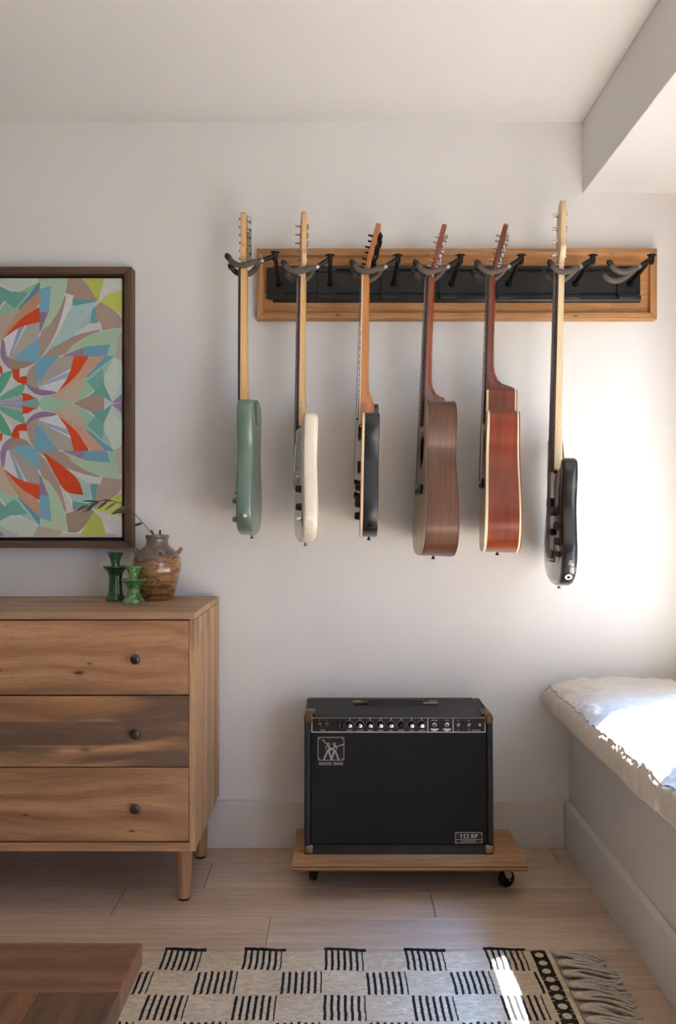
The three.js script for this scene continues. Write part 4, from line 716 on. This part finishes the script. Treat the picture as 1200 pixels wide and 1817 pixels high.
// --- black bass
{
  const g = hang('bass_guitar', 'glossy black bass guitar with a long maple neck, rightmost on the rack', 0.691, 1.911, 0.218, -5.2, -1.5);
  const body = outline([[36, -672], [50, -668], [72, -645], [92, -618], [114, -607], [136, -618], [146, -655], [140, -710], [138, -750], [150, -805], [166, -860], [170, -905], [158, -950], [120, -982], [60, -996], [0, -998], [-70, -990], [-130, -965], [-165, -920], [-172, -870], [-158, -805], [-138, -745], [-134, -690], [-146, -630], [-156, -570], [-152, -535], [-134, -522], [-110, -534], [-84, -580], [-60, -612], [-38, -622]]);
  part('body', projUV(slab(body, -0.052, -0.006, 0.012), 'y'), M.black, g);
  part('neck', neckGeo([[0.002, 0.04, 0.018], [-0.02, 0.04, 0.021], [-0.25, 0.049, 0.022], [-0.5, 0.058, 0.024], [-0.56, 0.06, 0.028, 0.6], [-0.64, 0.062, 0.028, 0.4]]), M.mapleBass, g);
  part('fretboard', board(-0.645, 0, 0.062, 0.04, 0, 0.0062), M.rosewood, g);
  const f = part('frets', fretGeo(0.864, 21, 0.04, 0.062, -0.642, 0.0068), M.nickel, g); f.userData.kind = 'stuff';
  part('headstock', projUV(slab(outline([[-20, 0], [-20, -4], [20, -4], [21, 4], [30, 20], [44, 38], [48, 54], [40, 66], [34, 76], [34, 110], [36, 150], [32, 184], [18, 202], [0, 204], [-18, 197], [-34, 176], [-42, 140], [-40, 90], [-32, 30]]), -0.016, 0.0006, 0.002), 'y'), M.mapleBass, g);
  part('nut', box(0.04, 0.005, 0.009, 0, 0.001, 0.003, 0.0008), M.bone, g);
  for (let k = 0; k < 4; k++) part('tuning_machine', [...tuner(-0.018, 0.042 + k * 0.042, -1, { zf: 0.0006, zb: -0.016, size: 1.0, post: 0.013, reach: 0.03, r: 0.006 }), box(0.012, 0.026, 0.002, -0.03, 0.042 + k * 0.042, -0.0075, 0.001)], M.chrome, g);
  strings(g, 4, 0.03, 0.058, 0, 0.009, -0.9, 0.008, 0.001);
  const guard = outline([[34, -634], [60, -650], [96, -640], [112, -690], [108, -750], [124, -820], [138, -880], [128, -915], [96, -900], [60, -850], [-30, -800], [-70, -760], [-112, -690], [-126, -610], [-110, -560], [-80, -600], [-50, -640], [-34, -645]]);
  part('pickguard', projUV(slab(guard, -0.006, -0.0036, 0.0006), 'y'), M.tortoise, g);
  part('pickup', [box(0.058, 0.028, 0.012, -0.03, -0.74, 0.001, 0.004), box(0.058, 0.028, 0.012, 0.028, -0.768, 0.001, 0.004)], M.blackPlastic, g);
  part('bridge_pickup', box(0.09, 0.022, 0.012, 0, -0.832, 0.001, 0.004), M.blackPlastic, g);
  part('bridge', [box(0.08, 0.05, 0.003, 0, -0.9, -0.0045, 0.001), box(0.08, 0.003, 0.012, 0, -0.924, 0.0, 0.001), ...[-1.5, -0.5, 0.5, 1.5].map((k) => cyl(0.0042, 0.0042, [k * 0.019, -0.915, 0.002], [k * 0.019, -0.89, 0.002], 10))], M.nickel, g);
  for (const [x, y, r] of [[0.095, -0.765, 0.0125], [0.11, -0.812, 0.0115], [0.122, -0.858, 0.0115], [0.132, -0.896, 0.008]]) part('control_knob', [knobGeo(x, y, -0.004, r, 0.016)], M.blackPlastic, g);
  part('strap_button', endPin(-0.9975, -0.03), M.nickel, g);
  const n = new THREE.Vector3(0.8, -0.6, 0).normalize(), q = new THREE.Quaternion().setFromUnitVectors(new THREE.Vector3(0, 1, 0), n);
  part('jack_plate', lathe([[0.005, 0.0022], [0.0105, 0.0018], [0.0112, 0], [0.0112, -0.004], [0.005, -0.004]], 26).applyQuaternion(q.clone()).translate(0.1475, -0.9615, -0.03), M.whiteGuard, g);
  part('output_jack', lathe([[0.0025, 0.0028], [0.0048, 0.0028], [0.005, 0.001], [0.0025, -0.004]], 20).applyQuaternion(q).translate(0.1478, -0.9617, -0.03), M.blackMetal, g);
}

// ------------------------------------------------------------------ amplifier on its wheeled board
{
  const by = 0.11, zf = 0.325, xc = 0.184, W = 0.572, ang = Math.atan2(0.019, 0.41);
  const a = thing('guitar_amplifier', 'black combo guitar amplifier with silver-lined control strip and worn metal corners', 'amplifier', [xc, by + 0.0008, zf - 0.13]);
  const F = new THREE.Matrix4().makeTranslation(0, 0, 0.13).multiply(new THREE.Matrix4().makeRotationX(-ang));
  const fp = (g) => g.applyMatrix4(F);
  const zb = 0.07 - zf + 0.13, zt = 0.306 - zf + 0.13, H = 0.413, zs = 0.232 - zf + 0.13;
  const prof = (x0, x1, pts, r) => { const s = new THREE.Shape(pts.map((p) => new THREE.Vector2(...p))); const g = new THREE.ExtrudeGeometry(s, { depth: x1 - x0 - 2 * r, bevelEnabled: true, bevelSize: r, bevelOffset: -r, bevelThickness: r, bevelSegments: 4 }); g.applyMatrix4(new THREE.Matrix4().set(0, 0, -1, x1 - r, 0, 1, 0, 0, 1, 0, 0, 0, 0, 0, 0, 1)); return projUV(toCreasedNormals(g, 0.7), 'x'); };
  const sideP = [[zb, 0], [0.13, 0], [zt, H - 0.003], [zt - 0.012, H], [zb, H]];
  part('cabinet', [prof(-W / 2, -W / 2 + 0.019, sideP, 0.006), prof(W / 2 - 0.019, W / 2, sideP, 0.006), prof(-W / 2 + 0.008, W / 2 - 0.008, [[zb, H - 0.018], [zt - 0.03, H - 0.018], [zt - 0.03, H - 0.008], [zs, H], [zb, H]], 0.003), prof(-W / 2 + 0.008, W / 2 - 0.008, [[zb, 0], [0.13, 0], [0.125, 0.025], [zb, 0.025]], 0.005), prof(-W / 2 + 0.008, W / 2 - 0.008, [[zb + 0.002, 0.01], [zb + 0.03, 0.01], [zb + 0.03, H - 0.01], [zb + 0.002, H - 0.01]], 0.003)], M.tolex, a);
  part('grille_cloth', fp(projUV(new RoundedBoxGeometry(W - 0.038, 0.3345, 0.02, 3, 0.005).translate(0, 0.026 + 0.3345 / 2, -0.0165), 'y')), M.grille, a);
  part('bottom_bead', fp(cyl(0.0018, 0.0018, [-W / 2 + 0.02, 0.0265, -0.004], [W / 2 - 0.02, 0.0265, -0.004], 8)), M.tolex, a);
  // top edge rolling down to the control strip
  part('top_lip', prof(-W / 2 + 0.03, W / 2 - 0.03, [[zs - 0.002, H - 0.0075], [zt - 0.003, H - 0.0075], [zt - 0.0005, H - 0.006], [zt - 0.001, H - 0.0045], [zt - 0.007, H - 0.0025], [zs, H - 0.0003]], 0.0007), M.tolex, a);
  // control strip
  const pw = 0.53, ph = 0.046, pv = 0.3835;
  const KN = [-0.148, -0.1174, -0.0858, -0.0542, -0.0226, 0.0084, 0.0398, 0.0705];
  const panelTex = canvasTexture(1424, 128, (c, w, h) => {
    c.fillStyle = '#0f0f11'; c.fillRect(0, 0, w, h);
    const X = (u) => (u + pw / 2) / pw * w;
    c.strokeStyle = '#c9c7c2'; c.lineWidth = 9; c.strokeRect(4, 4, w - 8, h - 8);
    for (const u of [0.0893, 0.1662]) { c.fillStyle = '#c9c7c2'; c.fillRect(X(u) - 3.5, 0, 7, h); }
    c.fillStyle = '#d4d2cd'; c.textAlign = 'center';
    const knobs = KN;
    c.font = 'bold 13px sans-serif';
    ['BRIGHT', 'VOLUME', 'TREBLE', 'MIDDLE', 'BASS', 'REVERB', 'PHASE', 'MASTER'].forEach((t, i) => c.fillText(t, X(knobs[i]), 114));
    for (const u of knobs) { c.fillRect(X(u) - 3, 4, 6, 22); for (let k = -5; k <= 5; k++) { const t = (k * 27 - 90) * DEG; c.beginPath(); c.arc(X(u) + 35 * Math.cos(t), 62 + 35 * Math.sin(t), 3, 0, 7); c.fill(); } }
    c.font = 'bold 16px sans-serif'; c.fillText('1', X(-0.2404), 30); c.fillText('2', X(-0.2182), 30); c.font = 'bold 12px sans-serif'; c.fillText('INPUT', X(-0.23), 112);
    c.font = 'bold 13px sans-serif'; c.fillText('SPEAKER', X(0.1098), 30); c.fillText('F SW', X(0.1474), 30);
    for (const u of [0.1098, 0.1474]) { c.fillRect(X(u) - 34, 94, 68, 12); c.beginPath(); c.ellipse(X(u), 108, 22, 9, 0, 0, 7); c.fill(); }
    c.fillText('HI', X(0.1816), 30); c.fillText('LO', X(0.1816), 110); c.fillText('ON', X(0.214), 30); c.fillText('OFF', X(0.214), 110);
    c.font = 'bold 15px sans-serif'; c.fillText('112 RP-65', X(0.236), 114);
  });
  const pg = new THREE.BoxGeometry(pw, ph, 0.004).translate(0, pv, -0.01);
  const panel = part('control_panel', fp(pg), std({ map: panelTex, roughness: 0.62 }), a);
  for (const [i, u] of KN.entries()) {
    const k = part('knob', fp(lathe([[0, 0], [0.0105, 0], [0.0098, 0.004], [0.0078, 0.006], [0.0072, 0.015], [0, 0.0155]], 22).rotateX(Math.PI / 2).translate(u, pv, -0.008)), M.blackPlastic, panel);
    if (i !== 5) part('knob_cap', fp(lathe([[0.0068, 0.0148], [0.0068, 0.0162], [0.006, 0.0168], [0, 0.017]], 22).rotateX(Math.PI / 2).translate(u, pv, -0.008)), M.chrome, panel);
  }
  for (const u of [-0.2404, -0.2182]) part('input_jack', fp(lathe([[0.0026, 0.006], [0.0045, 0.006], [0.0045, 0.003], [0.0078, 0.0028], [0.0078, 0], [0.0026, 0]], 8).rotateX(Math.PI / 2).translate(u, pv, -0.008)), M.wornMetal, panel);
  for (const u of [-0.179, -0.165]) part('rocker_switch', fp(box(0.011, 0.02, 0.012, u, pv + 0.001, -0.003, 0.002)), M.blackPlastic, panel);
  for (const u of [0.1098, 0.1474]) part('output_jack', fp(lathe([[0.0034, 0.005], [0.0052, 0.005], [0.0056, 0.003], [0.0084, 0.0026], [0.0084, 0], [0.0034, 0]], 22).rotateX(Math.PI / 2).translate(u, pv, -0.008)), M.chrome, panel);
  for (const u of [0.1816, 0.214]) part('toggle_switch', [fp(lathe([[0, 0.004], [0.0045, 0.004], [0.0062, 0.002], [0.0064, 0]], 16).rotateX(Math.PI / 2).translate(u, pv, -0.008)), fp(cyl(0.0016, 0.0026, [u, pv, -0.005], [u, pv + 0.005, 0.009], 10))], M.nickel, panel);
  part('pilot_lamp', fp(lathe([[0, 0.008], [0.004, 0.0065], [0.0056, 0.003], [0.007, 0.002], [0.007, 0]], 18).rotateX(Math.PI / 2).translate(0.2465, pv, -0.008)), M.chrome, panel);
  // badge: two legs forming an M with crossed guitars, and the lettering below
  const logo = canvasTexture(512, 560, (c, w) => {
    c.fillStyle = '#131314'; c.fillRect(0, 0, w, 560);
    c.strokeStyle = '#a9a6a1'; c.fillStyle = '#a9a6a1'; c.lineWidth = 12;
    c.beginPath(); c.moveTo(44, 14); c.lineTo(w - 44, 14); c.quadraticCurveTo(w - 14, 14, w - 14, 44); c.lineTo(w - 14, 406); c.quadraticCurveTo(w - 14, 436, w - 44, 436); c.lineTo(44, 436); c.quadraticCurveTo(14, 436, 14, 406); c.lineTo(14, 44); c.quadraticCurveTo(14, 14, 44, 14); c.closePath(); c.stroke();
    for (const [x, y] of [[42, 42], [w - 42, 42], [42, 408], [w - 42, 408]]) { c.beginPath(); c.arc(x, y, 11, 0, 7); c.fill(); }
    c.lineCap = 'round'; c.lineJoin = 'round';
    // legs
    c.lineWidth = 34; c.beginPath(); c.moveTo(196, 262); c.lineTo(128, 416); c.moveTo(214, 268); c.lineTo(262, 412); c.moveTo(316, 268); c.lineTo(270, 412); c.moveTo(334, 262); c.lineTo(396, 416); c.stroke();
    c.strokeStyle = '#131314'; c.lineWidth = 6; c.setLineDash([5, 13]); c.beginPath(); c.moveTo(190, 280); c.lineTo(128, 416); c.moveTo(220, 284); c.lineTo(258, 408); c.moveTo(312, 284); c.lineTo(272, 408); c.moveTo(338, 278); c.lineTo(396, 416); c.stroke(); c.setLineDash([]);
    c.strokeStyle = '#a9a6a1';
    // torsos, heads
    c.lineWidth = 15; for (const [x, s] of [[212, -1], [316, 1]]) { c.beginPath(); c.arc(x + s * 2, 140, 22, 0, 7); c.stroke(); c.beginPath(); c.moveTo(x, 166); c.quadraticCurveTo(x + s * 66, 180, x + s * 46, 236); c.stroke(); c.beginPath(); c.moveTo(x, 170); c.lineTo(x - s * 4, 262); c.stroke(); }
    // guitars
    c.lineWidth = 14; c.beginPath(); c.moveTo(300, 262); c.lineTo(110, 70); c.moveTo(244, 236); c.lineTo(470, 146); c.stroke();
    c.lineWidth = 18; c.beginPath(); c.moveTo(120, 90); c.lineTo(104, 58); c.moveTo(452, 150); c.lineTo(482, 150); c.stroke();
    c.beginPath(); c.ellipse(262, 226, 34, 22, 0.7, 0, 7); c.fill(); c.beginPath(); c.ellipse(226, 246, 30, 20, -0.4, 0, 7); c.fill();
    c.font = 'bold 78px sans-serif'; c.textAlign = 'center'; c.fillText('MUSIC MAN', w / 2, 528, 500);
  });
  part('logo_plate', fp(new THREE.BoxGeometry(0.083, 0.0905, 0.0025).translate(-0.2053, 0.304, -0.0052)), std({ map: logo, roughness: 0.4, metalness: 0.3 }), a);
  const badge = canvasTexture(640, 256, (c, w, h) => {
    c.fillStyle = '#131314'; c.fillRect(0, 0, w, h); c.strokeStyle = '#b5b2ad'; c.fillStyle = '#b5b2ad'; c.lineWidth = 10; c.strokeRect(10, 10, w - 20, h - 20);
    c.beginPath(); c.moveTo(10, 168); c.lineTo(w - 10, 168); c.stroke();
    c.textAlign = 'center'; c.font = 'bold 136px sans-serif'; c.fillText('112 RP', w / 2, 142, 520); c.font = 'bold 46px sans-serif'; c.fillText('65 ONE TWELVE', w / 2, 224, 480);
    for (const [x, y] of [[40, 40], [w - 40, 40], [40, h - 40], [w - 40, h - 40]]) { c.beginPath(); c.arc(x, y, 9, 0, 7); c.fill(); }
  });
  part('model_badge', fp(new THREE.BoxGeometry(0.083, 0.0335, 0.0025).translate(0.2104, 0.0475, -0.0052)), std({ map: badge, roughness: 0.4, metalness: 0.3 }), a);
  // metal corners: front bottom, front top, back top
  const cap = (x, y, z, sx, sy, sz) => box(sx, sy, sz, x, y, z, 0.0085, 'x', 4);
  for (const s of [-1, 1]) {
    part('corner_guard', fp(cap(s * (W / 2 - 0.0135), 0.014, -0.0115, 0.0295, 0.029, 0.026)), M.wornMetal, a);
    part('corner_guard', [cap(s * (W / 2 - 0.0115), H - 0.0135, zt - 0.013, 0.0255, 0.03, 0.03), cap(s * (W / 2 - 0.016), H + 0.0002, zt - 0.05, 0.03, 0.0035, 0.06)], M.wornMetal, a);
    part('corner_guard', cap(s * (W / 2 - 0.015), H - 0.0135, zb + 0.014, 0.0325, 0.03, 0.03), M.wornMetal, a);
  }
  // carrying strap
  const hz = 0.155 - zf + 0.13;
  const strap = (() => { const p = [], ix = [], n = 28; for (let i = 0; i <= n; i++) { const t = i / n * 2 - 1, y = H + 0.0055 + 0.0075 * (1 - Math.pow(Math.abs(t), 3)); for (const [yy, z] of [[0.0028, 0.011], [0.0028, -0.011], [-0.0028, -0.011], [-0.0028, 0.011]]) p.push(t * 0.116, y + yy, hz + z); } for (let i = 0; i < n; i++) for (let j = 0; j < 4; j++) { const q = i * 4 + j, r = i * 4 + (j + 1) % 4; ix.push(q, q + 4, r, r, q + 4, r + 4); } const g = new THREE.BufferGeometry(); g.setAttribute('position', new THREE.Float32BufferAttribute(p, 3)); g.setIndex(ix); return projUV(toCreasedNormals(g.toNonIndexed(), 0.6), 'x'); })();
  const hd = part('handle', strap, M.tolex, a);
  for (const s of [-1, 1]) part('handle_bracket', [box(0.05, 0.009, 0.03, s * 0.112, H + 0.0048, hz, 0.004), ball(0.004, s * 0.126, H + 0.009, hz, 1, 0.5, 1)], M.wornMetal, hd);
}
{
  const b = thing('wheeled_board', 'plywood board on small black casters under the amplifier', 'dolly', [0.2105, 0, 0.263]);
  const w = 0.69, z0 = 0.128, z1 = 0.398, y1 = 0.1102, y0 = 0.0922, o = (c, d, i, r) => box(w - i, d - c, z1 - z0 - i, 0, (c + d) / 2, (z0 + z1) / 2 - 0.263, r, 'x');
  const s = 0.0045;
  part('top_ply', o(y1 - s, y1, 0, 0.0015), M.ply, b);
  part('ply_layer', o(y1 - 2 * s, y1 - s, 0.0012, 0), M.plyDark, b);
  part('ply_layer', o(y1 - 3 * s, y1 - 2 * s, 0, 0), M.plyLight, b);
  part('ply_layer', o(y0, y1 - 3 * s, 0.0008, 0), M.plyDark, b);
  for (const [x, z, turn] of [[-0.0785, 0.265, 80], [0.4955, 0.305, 28], [-0.07, 0.17, 40], [0.49, 0.17, 100]]) {
    const m = new THREE.Matrix4().makeTranslation(x - 0.2105, 0, z - 0.263).multiply(new THREE.Matrix4().makeRotationY(turn * DEG)), at = (g) => g.applyMatrix4(m);
    const c = part('caster', [at(box(0.046, 0.003, 0.05, 0, y0 - 0.0018, 0, 0.001)), at(cyl(0.017, 0.015, [0, y0 - 0.003, 0], [0, y0 - 0.012, 0], 20)), ...[-1, 1].map((q) => at(projUV(new THREE.ExtrudeGeometry(new THREE.Shape([[-0.012, 0], [0.016, 0], [0.03, -0.05], [0.02, -0.056], [0.008, -0.05]].map((p) => new THREE.Vector2(...p))), { depth: 0.002, bevelEnabled: false }).translate(0, y0 - 0.008, q * 0.0135 - 0.001), 'x'))), at(cyl(0.0035, 0.0035, [0.019, 0.0265, -0.017], [0.019, 0.0265, 0.017], 10))], M.chrome, b);
    part('wheel', at(lathe([[0.004, -0.0105], [0.018, -0.0105], [0.024, -0.0095], [0.0262, -0.006], [0.0264, 0], [0.0262, 0.006], [0.024, 0.0095], [0.018, 0.0105], [0.004, 0.0105]], 32).rotateX(Math.PI / 2).translate(0.019, 0.0267, 0)), M.tyre, c);
  }
}

scene.traverse((o) => { if (o.isMesh && !o.isSky) { o.castShadow = true; o.receiveShadow = true; } });
renderer.render(scene, camera);
